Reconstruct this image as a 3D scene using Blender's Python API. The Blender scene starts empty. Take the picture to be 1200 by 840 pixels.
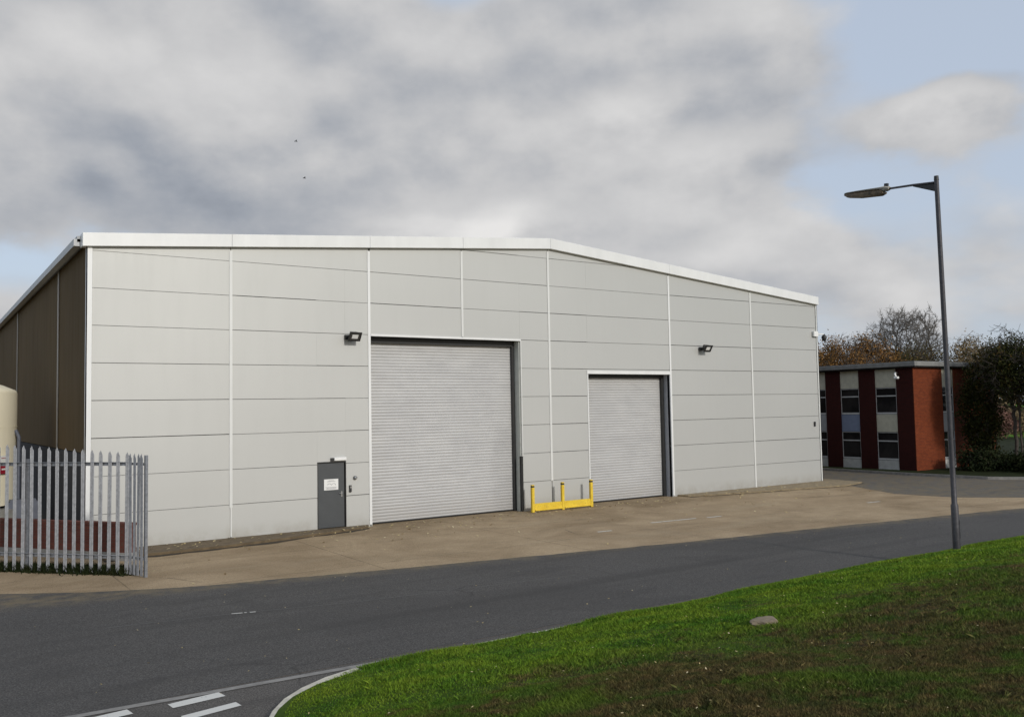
import bpy, bmesh, math, random
import numpy as np
from mathutils import Vector, Matrix

# ------------------------------------------------------------------ camera, world, sun
scene = bpy.context.scene
R = math.radians
CAM = (-3.8407, -25.5286, 3.5904)
YAW, PITCH, ROLL, FPX = 0.5989, 0.0567, -0.0185, 1034.98
cd = bpy.data.cameras.new("camera"); cam = bpy.data.objects.new("camera", cd)
scene.collection.objects.link(cam); scene.camera = cam
F = Vector((math.sin(YAW)*math.cos(PITCH), math.cos(YAW)*math.cos(PITCH), math.sin(PITCH)))
rr = Vector((math.cos(YAW), -math.sin(YAW), 0)); uu = rr.cross(F)
r2 = rr*math.cos(ROLL)+uu*math.sin(ROLL); u2 = -rr*math.sin(ROLL)+uu*math.cos(ROLL)
m = Matrix((r2, u2, -F)).transposed().to_4x4(); m.translation = Vector(CAM)
cam.matrix_world = m
cd.sensor_fit = 'HORIZONTAL'; cd.sensor_width = 36.0; cd.lens = 36.0*FPX/1200.0
cd.clip_start = 0.1; cd.clip_end = 5000
scene.render.resolution_x = 1024; scene.render.resolution_y = 716
scene.view_settings.view_transform = 'Standard'; scene.view_settings.look = 'None'
scene.view_settings.exposure = 0.0; scene.view_settings.gamma = 1.0
scene.view_settings.use_curve_mapping = False

SUN_EL, SUN_AZ = 23.0, 176.5         # sun behind the viewer, nearly square on to the gable (azimuth from +Y, clockwise)
w = bpy.data.worlds.new("World"); scene.world = w; w.use_nodes = True
nt = w.node_tree; nt.nodes.clear()
def N(t, **k):
    n = nt.nodes.new(t)
    for a, b in k.items(): setattr(n, a, b)
    return n
def L(a, b): nt.links.new(a, b)
def mth(op, a, b=None, c=None, clamp=False):
    n = N('ShaderNodeMath', operation=op, use_clamp=clamp)
    for i, v in enumerate((a, b, c)):
        if v is None: continue
        if isinstance(v, (int, float)): n.inputs[i].default_value = v
        else: L(v, n.inputs[i])
    return n.outputs[0]
sky = N('ShaderNodeTexSky', sky_type='NISHITA'); sky.sun_disc = False
sky.sun_elevation = R(SUN_EL); sky.sun_rotation = R(SUN_AZ); sky.air_density = 1.0; sky.dust_density = 2.2; sky.ozone_density = 1.0
bg1 = N('ShaderNodeBackground'); bg1.inputs[1].default_value = 0.105
L(sky.outputs[0], bg1.inputs[0])
tc = N('ShaderNodeTexCoord')
mp = N('ShaderNodeMapping', vector_type='POINT'); mp.inputs['Rotation'].default_value = (0, 0, YAW)
L(tc.outputs['Generated'], mp.inputs['Vector'])
sp = N('ShaderNodeSeparateXYZ'); L(mp.outputs[0], sp.inputs[0])
az = mth('MULTIPLY', mth('ARCTAN2', sp.outputs[0], sp.outputs[1]), 57.2958)
el = mth('MULTIPLY', mth('ARCSINE', sp.outputs[2]), 57.2958)
# clouds lie on a ceiling: direction divided by height, so they flatten toward the horizon
den = mth('ADD', mth('MAXIMUM', sp.outputs[2], 0.0), 0.16)
cx = mth('DIVIDE', sp.outputs[0], den); cy = mth('DIVIDE', sp.outputs[1], den)
cb = N('ShaderNodeCombineXYZ'); L(cx, cb.inputs[0]); L(cy, cb.inputs[1]); cb.inputs[2].default_value = 3.7
def noise(scale, detail, rough, vec, dist=0.0, off=None):
    n = N('ShaderNodeTexNoise'); n.inputs['Scale'].default_value = scale; n.inputs['Detail'].default_value = detail
    n.inputs['Roughness'].default_value = rough; n.inputs['Distortion'].default_value = dist
    if off:
        m2 = N('ShaderNodeMapping'); m2.inputs['Location'].default_value = off; L(vec, m2.inputs[0]); vec = m2.outputs[0]
    L(vec, n.inputs['Vector']); return n.outputs['Fac']
n1 = noise(0.9, 6, 0.48, cb.outputs[0], 0.1)
n2 = noise(2.1, 7, 0.54, cb.outputs[0], 0.15, (7.3, 2.1, 0))
n3 = noise(0.55, 3, 0.5, cb.outputs[0], 0.0, (1.3, 9.1, 0))
LX_, LY_ = 3.3, 0.9
# cumulus lumps: the same noise sampled a little higher up gives each lump a bright top and a grey base
ca = N('ShaderNodeCombineXYZ'); L(mth('MULTIPLY', az, .062), ca.inputs[0]); L(mth('MULTIPLY', mth('POWER', mth('ADD', mth('MAXIMUM', el, 0.0), 4.0), .8), .21), ca.inputs[1]); ca.inputs[2].default_value = 1.9
lump = noise(1.15, 8, 0.49, ca.outputs[0], 0.0, (LX_, LY_, 0)); lump_up = noise(1.15, 8, 0.49, ca.outputs[0], 0.0, (LX_+.04, LY_+.17, 0))
relief = mth('SUBTRACT', lump, lump_up)
azr = mth('ADD', az, mth('MULTIPLY', mth('SUBTRACT', n2, 0.5), 9.0))
elr = mth('ADD', el, mth('MULTIPLY', mth('SUBTRACT', lump, 0.5), 9.0))
def gs(a0, e0, sa, se, amp):
    a = mth('DIVIDE', mth('SUBTRACT', azr, a0), sa); e = mth('DIVIDE', mth('SUBTRACT', elr, e0), se)
    s = mth('ADD', mth('MULTIPLY', a, a), mth('MULTIPLY', e, e))
    return mth('MULTIPLY', mth('EXPONENT', mth('MULTIPLY', s, -1.0)), amp)
def total(lst):
    o = lst[0]
    for x in lst[1:]: o = mth('ADD', o, x)
    return o
cover = total([mth('MULTIPLY', mth('SUBTRACT', n1, 0.5), .9), mth('MULTIPLY', mth('SUBTRACT', lump, 0.5), 1.5), gs(-14, 16, 28, 14, 1.0), gs(12, 21, 9, 5, .8), gs(9, 14, 8, 3.6, .8),
               gs(26.3, 16.0, 3.6, 1.9, 1.25), gs(27, 13.2, 6, 1.2, .15), gs(25, 22, 7, 4.5, -.45), gs(22, 12, 4, 1.6, -.25), gs(-2, 26, 4.5, 1.7, -.5), gs(-29, 9, 6, 2.2, -.35), gs(13, 9.5, 11, 3, .28), gs(0, 90, 400, 45, .25)])
mr = N('ShaderNodeMapRange', interpolation_type='SMOOTHSTEP'); L(cover, mr.inputs[0]); mr.inputs[1].default_value = 0.10; mr.inputs[2].default_value = 0.50
bright = total([mth('MULTIPLY', relief, .95), mth('MULTIPLY', mth('SUBTRACT', n2, 0.5), .10), mth('MULTIPLY', mth('SUBTRACT', n3, 0.5), .15), mth('ADD', gs(-24, 12.6, 10, 1.9, -.12), .500),
                gs(-8, 14.8, 8, 1.8, -.07), gs(-2, 12.2, 7, 1.2, .33), gs(8, 18.4, 3.5, 1.6, .20), gs(14, 23, 8, 3.0, .07), gs(26.3, 16.6, 3.4, 1.2, .24),
                gs(10, 9.6, 6, 1.2, .12), gs(-17, 18.5, 5, 2.0, .07), gs(-30, 21, 5, 1.8, .07), gs(-30, 25.5, 6, 2.0, -.09), gs(14, 15.0, 6, 1.1, .09), gs(12, 17, 7, .9, -.05), gs(0, 90, 400, 48, .04)])
cr = N('ShaderNodeValToRGB'); L(bright, cr.inputs[0])
cr.color_ramp.elements[0].position = .12; cr.color_ramp.elements[0].color = (.15, .175, .225, 1)
cr.color_ramp.elements[1].position = .85; cr.color_ramp.elements[1].color = (.80, .79, .78, 1)
e_ = cr.color_ramp.elements.new(.34); e_.color = (.335, .362, .41, 1)
e_ = cr.color_ramp.elements.new(.55); e_.color = (.560, .562, .572, 1)
bg2 = N('ShaderNodeBackground'); L(cr.outputs[0], bg2.inputs[0]); bg2.inputs[1].default_value = 1.0
bg3 = N('ShaderNodeBackground'); bg3.inputs[0].default_value = (.60, .68, .81, 1)     # thin high veil over the blue
veil = N('ShaderNodeMixShader'); veil.inputs[0].default_value = .70; L(bg1.outputs[0], veil.inputs[1]); L(bg3.outputs[0], veil.inputs[2])
mx = N('ShaderNodeMixShader'); L(mr.outputs[0], mx.inputs[0]); L(veil.outputs[0], mx.inputs[1]); L(bg2.outputs[0], mx.inputs[2])
wo = N('ShaderNodeOutputWorld'); L(mx.outputs[0], wo.inputs[0])

sd = bpy.data.lights.new("sun", 'SUN'); sd.energy = 2.0; sd.angle = R(3.5); sd.color = (1.0, .965, .90)
so = bpy.data.objects.new("sun", sd); scene.collection.objects.link(so)
sdir = Vector((math.sin(R(SUN_AZ))*math.cos(R(SUN_EL)), math.cos(R(SUN_AZ))*math.cos(R(SUN_EL)), math.sin(R(SUN_EL))))
so.rotation_euler = sdir.to_track_quat('Z', 'Y').to_euler(); so.location = (0, -30, 40)

# ------------------------------------------------------------------ helpers
COL = scene.collection
def mesh_obj(name, me, mat=None, parent=None, smooth=False):
    if mat is not None:
        for mm in (mat if isinstance(mat, (list, tuple)) else [mat]): me.materials.append(mm)
    if smooth: me.shade_smooth()
    o = bpy.data.objects.new(name, me); COL.objects.link(o)
    if parent is not None:
        o.parent = parent
        o.matrix_parent_inverse = parent.matrix_world.inverted() if not parent.get('_local') else Matrix()
    return o
def empty(name, loc, label, cat, group=None, local=False):
    o = bpy.data.objects.new(name, None); COL.objects.link(o)
    o.location = loc; o.matrix_world = Matrix.Translation(Vector(loc)); o.empty_display_size = .3
    tag(o, label, cat, group)
    return o
def tag(o, label=None, cat=None, group=None, kind=None):
    if label: o['label'] = label
    if cat: o['category'] = cat
    if group: o['group'] = group
    if kind: o['kind'] = kind
    return o
class MB:
    """collects shapes in world coordinates and links them as one mesh"""
    def __init__(s): s.v = []; s.f = []; s.mi = []; s.cur = 0
    def add(s, vs, fs):
        b = len(s.v); s.v += [tuple(p) for p in vs]; s.f += [tuple(b+i for i in q) for q in fs]; s.mi += [s.cur]*len(fs); return s
    def box(s, x0, x1, y0, y1, z0, z1, M=None):
        vs = [(x, y, z) for z in (z0, z1) for y in (y0, y1) for x in (x0, x1)]
        if M is not None: vs = [tuple(M @ Vector(p)) for p in vs]
        return s.add(vs, [(0,2,3,1),(4,5,7,6),(0,1,5,4),(2,6,7,3),(0,4,6,2),(1,3,7,5)])
    def prism(s, pts, axis, a0, a1):
        """polygon in the two other axes extruded along axis"""
        n = len(pts)
        def P(p, a):
            return {'x': (a, p[0], p[1]), 'y': (p[0], a, p[1]), 'z': (p[0], p[1], a)}[axis]
        vs = [P(p, a0) for p in pts]+[P(p, a1) for p in pts]
        return s.add(vs, [tuple(range(n))[::-1], tuple(range(n, 2*n))]+[(i, (i+1) % n, n+(i+1) % n, n+i) for i in range(n)])
    def tube(s, pts, rads, seg=12, cap=True):
        pts = [Vector(p) for p in pts]; b = len(s.v); n = len(pts)
        if not isinstance(rads, (list, tuple)): rads = [rads]*n
        for i, p in enumerate(pts):
            t = (pts[min(i+1, n-1)]-pts[max(i-1, 0)]).normalized()
            a = t.orthogonal().normalized() if abs(t.z) < .99 else Vector((1, 0, 0))
            if i and True:
                a = (pa - t*pa.dot(t)).normalized()
            pa = a; c = t.cross(a)
            for k in range(seg):
                q = p+(a*math.cos(2*math.pi*k/seg)+c*math.sin(2*math.pi*k/seg))*rads[i]; s.v.append(tuple(q))
        for i in range(n-1):
            for k in range(seg):
                s.f.append((b+i*seg+k, b+i*seg+(k+1) % seg, b+(i+1)*seg+(k+1) % seg, b+(i+1)*seg+k)); s.mi.append(s.cur)
        if cap:
            s.f.append(tuple(b+k for k in range(seg))[::-1]); s.f.append(tuple(b+(n-1)*seg+k for k in range(seg))); s.mi += [s.cur]*2
        return s
    def lathe(s, c, prof, seg=32):
        b = len(s.v)
        for r_, z in prof:
            for k in range(seg):
                a = 2*math.pi*k/seg; s.v.append((c[0]+r_*math.cos(a), c[1]+r_*math.sin(a), c[2]+z))
        for i in range(len(prof)-1):
            for k in range(seg):
                s.f.append((b+i*seg+k, b+i*seg+(k+1) % seg, b+(i+1)*seg+(k+1) % seg, b+(i+1)*seg+k)); s.mi.append(s.cur)
        s.f.append(tuple(b+k for k in range(seg))[::-1]); s.f.append(tuple(b+(len(prof)-1)*seg+k for k in range(seg))); s.mi += [s.cur]*2
        return s
    def build(s, name, mat, parent=None, smooth=False, bevel=0, angle=None):
        me = bpy.data.meshes.new(name); me.from_pydata(s.v, [], s.f)
        me.polygons.foreach_set('material_index', s.mi)
        bm = bmesh.new(); bm.from_mesh(me); bmesh.ops.recalc_face_normals(bm, faces=bm.faces)
        if bevel: bmesh.ops.bevel(bm, geom=[e for e in bm.edges], offset=bevel, segments=1, affect='EDGES', clamp_overlap=True)
        bm.to_mesh(me); bm.free()
        o = mesh_obj(name, me, mat, parent)
        if smooth:
            me.shade_smooth()
            if angle: me.set_sharp_from_angle(angle=R(angle))
        return o
def box(name, mat, parent, *a, bevel=0): return MB().box(*a).build(name, mat, parent, bevel=bevel)

# ------------------------------------------------------------------ materials
class Mat:
    def __init__(s, name):
        s.m = bpy.data.materials.new(name); s.m.use_nodes = True; s.t = s.m.node_tree
        s.b = s.t.nodes['Principled BSDF']; s.co = None
    def n(s, t, **k):
        q = s.t.nodes.new(t)
        for a, b in k.items(): setattr(q, a, b)
        return q
    def l(s, a, b): s.t.links.new(a, b)
    def coord(s, sc=(1, 1, 1)):
        g = s.n('ShaderNodeNewGeometry'); mp = s.n('ShaderNodeMapping'); mp.inputs['Scale'].default_value = sc
        s.l(g.outputs['Position'], mp.inputs[0]); return mp.outputs[0]
    def noise(s, scale, detail=4, rough=.5, sc=(1, 1, 1), dist=0):
        q = s.n('ShaderNodeTexNoise'); q.inputs['Scale'].default_value = scale; q.inputs['Detail'].default_value = detail
        q.inputs['Roughness'].default_value = rough; q.inputs['Distortion'].default_value = dist
        s.l(s.coord(sc), q.inputs['Vector']); return q.outputs['Fac']
    def mr(s, f, a, b, c=0., d=1., smooth=False):
        q = s.n('ShaderNodeMapRange'); q.inputs[1].default_value = a; q.inputs[2].default_value = b; q.inputs[3].default_value = c; q.inputs[4].default_value = d
        if smooth: q.interpolation_type = 'SMOOTHSTEP'
        s.l(f, q.inputs[0]); return q.outputs[0]
    def mul(s, a, b, op='MULTIPLY'):
        q = s.n('ShaderNodeMath', operation=op)
        for i, v in enumerate((a, b)):
            if isinstance(v, (int, float)): q.inputs[i].default_value = v
            else: s.l(v, q.inputs[i])
        return q.outputs[0]
    def mix(s, f, a, b, bt='MIX'):
        q = s.n('ShaderNodeMix', data_type='RGBA', blend_type=bt)
        for i, v in ((0, f), (6, a), (7, b)):
            if isinstance(v, (int, float)): q.inputs[i].default_value = v
            elif isinstance(v, tuple): q.inputs[i].default_value = (*v, 1)
            else: s.l(v, q.inputs[i])
        return q.outputs[2]
    def color(s, c):
        if isinstance(c, tuple): s.b.inputs['Base Color'].default_value = (*c, 1)
        else: s.l(c, s.b.inputs['Base Color'])
        return s
    def rough(s, r, metal=0., spec=None):
        if isinstance(r, (int, float)): s.b.inputs['Roughness'].default_value = r
        else: s.l(r, s.b.inputs['Roughness'])
        s.b.inputs['Metallic'].default_value = metal
        if spec is not None: s.b.inputs['Specular IOR Level'].default_value = spec
        return s
    def bump(s, h, strength=.3, dist=.01):
        q = s.n('ShaderNodeBump'); q.inputs['Strength'].default_value = strength; q.inputs['Distance'].default_value = dist
        s.l(h, q.inputs['Height']); s.l(q.outputs[0], s.b.inputs['Normal']); return s
def simple(name, col, rough=.6, metal=0., var=.15, scale=6, spec=None, streak=False):
    m = Mat(name); f = m.noise(scale, 5, .6, (1, 1, .25) if streak else (1, 1, 1))
    a = tuple(c*(1-var) for c in col); b = tuple(min(1, c*(1+var)) for c in col)
    m.color(m.mix(m.mr(f, .3, .7), a, b)).rough(rough, metal, spec); return m.m

def cladding(name, c, var, rough, spec=.4, metal=0., streak=.30):
    m = Mat(name)
    f1 = m.noise(.22, 3, .5); f2 = m.noise(3.0, 6, .65, (1, 1, .12)); f3 = m.noise(30, 3, .6)
    base = m.mix(m.mr(f1, .3, .7), tuple(x*(1-var) for x in c), tuple(x*(1+var) for x in c))
    base = m.mix(m.mr(f2, .50, .82, 0, streak), base, tuple(x*.66*y for x, y in zip(c, (1, .97, .9))))
    base = m.mix(m.mr(f3, .35, .75, 0, .10), base, tuple(x*.8 for x in c))
    # splash-back grime close to the ground
    g = m.n('ShaderNodeNewGeometry'); sx = m.n('ShaderNodeSeparateXYZ'); m.l(g.outputs['Position'], sx.inputs[0])
    low = m.mul(m.mr(sx.outputs[2], 0.0, .55, 1, 0, True), m.mr(m.noise(2.2, 5, .7), .3, .75))
    base = m.mix(m.mul(low, .5), base, (.22, .18, .12))
    m.color(base).rough(m.mr(f2, .3, .8, rough-.02, rough+.03) if metal else m.mr(f2, .3, .8, rough-.06, rough+.12), metal, spec)
    m.bump(m.noise(1.1, 3, .5, (1, 1, 1.6)), .10 if not metal else .05, .02); return m.m
M = {}
M['panel'] = cladding('pale_grey_cladding', (.490, .492, .474), .025, .56, .4, .36, .04)
M['flash'] = simple('white_flashing', (.73, .735, .725), .35, 0, .05, 2, streak=True)
M['flash2'] = simple('cream_cover_strip', (.66, .665, .645), .4, 0, .06, 2, streak=True)
M['joint'] = simple('joint_gasket', (.10, .10, .09), .8, 0, .9, 1.6)
M['brown'] = cladding('brown_cladding', (.108, .075, .038), .12, .75, .06)
M['lowgrey'] = cladding('dark_grey_base_cladding', (.052, .052, .056), .15, .8, .06)
M['strip'] = simple('grey_strip', (.34, .31, .27), .5, 0, .1)
M['reveal'] = simple('grey_reveal', (.50, .52, .48), .5, 0, .1)
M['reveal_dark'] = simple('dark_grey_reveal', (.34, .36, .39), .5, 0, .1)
M['black'] = simple('black_metal', (.018, .018, .018), .5)
M['rubber'] = simple('black_rubber', (.015, .015, .015), .8)
M['roof'] = simple('grey_roof_sheet', (.33, .34, .35), .5, 0, .1, .5)
M['gutter'] = simple('grey_gutter', (.42, .43, .44), .45, 0, .1)
def shutter_mat():
    m = Mat('shutter_steel'); f = m.noise(1.2, 5, .6, (1, 1, 2.5)); f2 = m.noise(9, 4, .6, (.3, 1, 6))
    g = m.n('ShaderNodeNewGeometry'); sx = m.n('ShaderNodeSeparateXYZ'); m.l(g.outputs['Position'], sx.inputs[0])
    b = m.mix(m.mr(f, .3, .7), (.43, .43, .43), (.50, .50, .495))
    b = m.mix(m.mr(f2, .45, .8, 0, .4), b, (.40, .395, .385))
    low = m.mul(m.mr(sx.outputs[2], 0.0, .9, 1, 0, True), m.mr(f, .3, .7, .2, .8))
    b = m.mix(m.mul(low, .5), b, (.24, .21, .17))
    m.color(b).rough(.55, .2, .25); return m.m
M['shutter'] = shutter_mat()
M['door'] = simple('dark_grey_door_paint', (.065, .070, .074), .4, 0, .08, 3)
M['paper'] = simple('white_notice', (.74, .74, .72), .5, 0, .03)
M['ink'] = simple('grey_ink', (.25, .25, .27), .6)
M['steel'] = simple('brushed_steel', (.55, .55, .55), .3, .8)
M['lamp_glass'] = Mat('floodlight_glass').color((.05, .05, .05)).rough(.15).m
M['white_plastic'] = simple('white_plastic', (.78, .78, .76), .35, 0, .04)
M['galv'] = None
def galv(name, c, var=.25):
    m = Mat(name); f = m.noise(14, 5, .65); f2 = m.noise(1.3, 4, .6, (1, 1, .4))
    b = m.mix(m.mr(f, .3, .7), tuple(x*(1-var) for x in c), tuple(x*(1+var) for x in c))
    b = m.mix(m.mr(f2, .5, .8, 0, .5), b, tuple(x*.6 for x in c))
    m.color(b).rough(.5, .45); return m.m
M['galv'] = galv('galvanised_palisade', (.27, .28, .30))
M['pole'] = galv('weathered_lamp_steel', (.070, .068, .075))
def yellow():
    m = Mat('yellow_paint'); f = m.noise(5, 6, .7); f2 = m.noise(22, 4, .7)
    b = m.mix(m.mr(f, .3, .7), (.66, .44, .022), (.80, .58, .05))
    b = m.mix(m.mr(f2, .60, .68), b, (.20, .12, .04)); b = m.mix(m.mr(m.noise(3, 5, .6), .6, .8, 0, .6), b, (.35, .24, .06))
    m.color(b).rough(.5); m.bump(f2, .2, .005); return m.m
M['yellow'] = yellow()
def bricks(name, c1, c2, mortar, sc=1.0, var=1., axis='x'):
    m = Mat(name); g = m.n('ShaderNodeNewGeometry'); sx = m.n('ShaderNodeSeparateXYZ'); m.l(g.outputs['Position'], sx.inputs[0])
    nx = m.n('ShaderNodeSeparateXYZ'); m.l(g.outputs['Normal'], nx.inputs[0])
    t = m.mul(m.mul(nx.outputs[0], 0, 'ADD'), m.mul(nx.outputs[0], 0, 'ADD'))
    cb = m.n('ShaderNodeCombineXYZ'); m.l(m.mul(sx.outputs[0], sx.outputs[1], 'ADD'), cb.inputs[0]); m.l(sx.outputs[2], cb.inputs[1])
    b = m.n('ShaderNodeTexBrick'); m.l(cb.outputs[0], b.inputs['Vector'])
    b.inputs['Color1'].default_value = (*c1, 1); b.inputs['Color2'].default_value = (*c2, 1); b.inputs['Mortar'].default_value = (*mortar, 1)
    b.inputs['Scale'].default_value = 1.0; b.inputs['Brick Width'].default_value = .225; b.inputs['Row Height'].default_value = .075
    b.inputs['Mortar Size'].default_value = .008; b.inputs['Bias'].default_value = -.1
    f = m.noise(.8, 5, .6); f2 = m.noise(7, 5, .7)
    col = m.mix(m.mr(f, .35, .75, 0, .5), b.outputs['Color'], tuple(x*.55 for x in c1))
    col = m.mix(m.mr(f2, .45, .8, 0, .45), col, tuple(x*.5 for x in c2))
    m.color(col).rough(.85, 0, .2); m.bump(b.outputs['Fac'], -.3, .01); return m.m
M['brick'] = bricks('red_brick', (.215, .047, .015), (.145, .031, .011), (.09, .033, .018))
M['brick_shaded'] = bricks('shaded_red_brick', (.050, .0085, .0065), (.036, .007, .0055), (.03, .011, .009))  # shaded copy of the red brick, the face's shade put into its colour
M['bund_brick'] = bricks('bund_brick', (.150, .050, .036), (.115, .038, .030), (.11, .06, .045))
M['cream_panel'] = simple('cream_infill', (.50, .48, .38), .6, 0, .12, 4)
M['blue_panel'] = simple('blue_grey_infill', (.20, .24, .34), .5, 0, .1, 4)
M['grey_panel'] = simple('grey_infill', (.34, .35, .36), .5, 0, .1, 4)
M['white_panel'] = simple('off_white_infill', (.50, .50, .47), .6, 0, .15, 4)
M['frame'] = simple('pale_window_frame', (.50, .50, .49), .5, 0, .1)
g_ = Mat('window_glass'); g_.color(g_.mix(g_.mr(g_.noise(.9, 3, .5), .4, .6), (.012, .012, .013), (.03, .028, .028))).rough(.12, 0, .35); M['glass'] = g_.m
M['felt'] = simple('grey_roof_felt', (.15, .15, .15), .85, 0, .25, 1)
M['fascia'] = simple('weathered_fascia', (.20, .20, .19), .6, 0, .25, 2.5)
M['cream_tank'] = simple('cream_tank_paint', (.86, .80, .62), .5, 0, .04, 1.5, streak=True)
M['red_sign'] = simple('red_sign_paint', (.30, .015, .03), .4)
M['bluegrey'] = simple('blue_grey_pipe', (.085, .095, .125), .5)
M['concrete'] = simple('grey_concrete', (.24, .235, .22), .85, 0, .2, 3)
M['bowl'] = simple('grimy_lantern_bowl', (.12, .085, .05), .5, 0, .6, 14)
M['lantern'] = simple('grey_white_lantern_canopy', (.30, .28, .24), .6, 0, .4, 12)
M['bird'] = simple('dark_feathers', (.03, .03, .03), .8)

def asphalt(name, c, tint, sc=1.):
    m = Mat(name)
    f1 = m.noise(.25, 5, .6, (1, 1, 1), .3); f2 = m.noise(2.2, 6, .65); f3 = m.noise(45, 3, .7); f4 = m.noise(140, 2, .7)
    b = m.mix(m.mr(f1, .3, .7), tuple(x*.84 for x in c), tuple(x*1.16 for x in c))
    b = m.mix(m.mr(f2, .45, .75, 0, .35), b, tint)
    b = m.mix(m.mr(f3, .47, .66, 0, .75), b, tuple(x*.42 for x in c))
    b = m.mix(m.mr(f3, .52, .34, 0, .75), b, tuple(x*1.9 for x in c))
    b = m.mix(m.mr(f4, .62, .74, 0, .7), b, tuple(x*2.6 for x in c))
    # long tyre-polished bands and a hairline crack network
    v = m.n('ShaderNodeTexVoronoi', feature='DISTANCE_TO_EDGE'); v.inputs['Scale'].default_value = .16
    cm = m.n('ShaderNodeMapping'); g = m.n('ShaderNodeNewGeometry'); ad = m.n('ShaderNodeVectorMath', operation='ADD'); nz = m.n('ShaderNodeTexNoise'); nz.inputs['Scale'].default_value = .9; nz.inputs['Detail'].default_value = 5
    m.l(g.outputs['Position'], nz.inputs['Vector']); m.l(g.outputs['Position'], ad.inputs[0]); m.l(nz.outputs['Color'], ad.inputs[1]); m.l(ad.outputs[0], v.inputs['Vector'])
    cr = m.mul(m.mr(v.outputs['Distance'], 0.0, .006, 1, 0), m.mr(f1, .45, .6))
    b = m.mix(m.mul(cr, .55), b, tuple(x*.35 for x in c))
    b = m.mix(m.mr(m.noise(.5, 5, .6, (.10, 2.4, 1), .2), .52, .66, 0, .5), b, tuple(x*.62 for x in c))
    b = m.mix(m.mr(m.noise(.28, 2, .4, (.5, 1, 1), 1.5), .560, .566, 0, .26), b, tuple(x*.66 for x in c))
    sy = m.n('ShaderNodeSeparateXYZ'); m.l(g.outputs['Position'], sy.inputs[0])
    ed = m.mul(m.mul(sy.outputs[0], .172), m.mul(sy.outputs[1], 6.15, 'ADD'), 'ADD')
    b = m.mix(m.mul(m.mr(ed, -.9, -.02, 0, 1, True), m.mr(f2, .40, .62, .1, .85)), b, (.17, .135, .085))
    m.color(b).rough(m.mr(f3, .3, .7, .75, .95), 0, .25)
    m.bump(m.mul(f3, f4, 'ADD'), .5, .008); return m.m
M['asphalt'] = asphalt('asphalt', (.072, .068, .064), (.080, .070, .060))
M['asphalt2'] = asphalt('worn_asphalt', (.090, .083, .076), (.10, .085, .072))
M['track'] = asphalt('old_tarmac_track', (.105, .100, .092), (.12, .105, .085))
def tan():
    m = Mat('tan_forecourt_concrete')
    f1 = m.noise(.25, 6, .66, (1, 1.3, 1), .6); f2 = m.noise(1.3, 6, .72); f3 = m.noise(18, 4, .7); f4 = m.noise(70, 3, .7); f5 = m.noise(.55, 5, .6, (.35, 1.6, 1), .5)
    b = m.mix(m.mr(f1, .36, .64), (.265, .190, .112), (.455, .345, .220))
    b = m.mix(m.mr(f2, .48, .80, 0, .6), b, (.23, .165, .09))
    b = m.mix(m.mr(f5, .55, .75, 0, .5), b, (.40, .325, .22))
    b = m.mix(m.mr(f3, .45, .7, 0, .4), b, (.16, .115, .065))
    b = m.mix(m.mr(f4, .57, .70, 0, .7), b, (.62, .54, .40)); b = m.mix(m.mr(m.noise(33, 3, .7), .52, .66, 0, .8), b, (.12, .085, .05))
    jb = m.n('ShaderNodeTexBrick'); m.l(m.coord(), jb.inputs['Vector']); jb.offset = .0; jb.inputs['Scale'].default_value = 1; jb.inputs['Brick Width'].default_value = 5.2; jb.inputs['Row Height'].default_value = 3.1; jb.inputs['Mortar Size'].default_value = .018
    b = m.mix(m.mul(jb.outputs['Fac'], m.mr(f2, .3, .6, .1, .75)), b, (.12, .09, .055))
    b = m.mix(m.mr(m.noise(.9, 6, .7, (.5, 2.2, 1), .3), .60, .66, 0, .35), b, (.20, .155, .10))
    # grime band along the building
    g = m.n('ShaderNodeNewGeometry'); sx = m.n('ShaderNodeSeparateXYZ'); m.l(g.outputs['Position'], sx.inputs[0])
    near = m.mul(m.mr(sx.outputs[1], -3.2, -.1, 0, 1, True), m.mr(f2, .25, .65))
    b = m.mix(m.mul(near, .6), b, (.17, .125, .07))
    m.color(b).rough(.9, 0, .2); m.bump(f3, .8, .02); return m.m
M['tan'] = tan()
M['slab'] = simple('dirty_brown_concrete', (.125, .090, .050), .9, 0, .3, 5)
M['slab_r'] = simple('sandy_concrete', (.24, .185, .11), .9, 0, .25, 5)
M['kerb'] = simple('pale_kerb_concrete', (.50, .47, .39), .85, 0, .22, 7)
M['channel'] = simple('channel_concrete', (.22, .21, .195), .85, 0, .25, 6)
def roadpaint(name, lo):
    m = Mat(name); f = m.noise(14, 5, .7); m.color(m.mix(m.mr(f, lo, lo+.12), (.60, .59, .55), (.12, .115, .11))).rough(.7); return m.m
M['paint'] = roadpaint('white_road_paint', .62)
M['paint_worn'] = roadpaint('worn_road_paint', .52)

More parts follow.
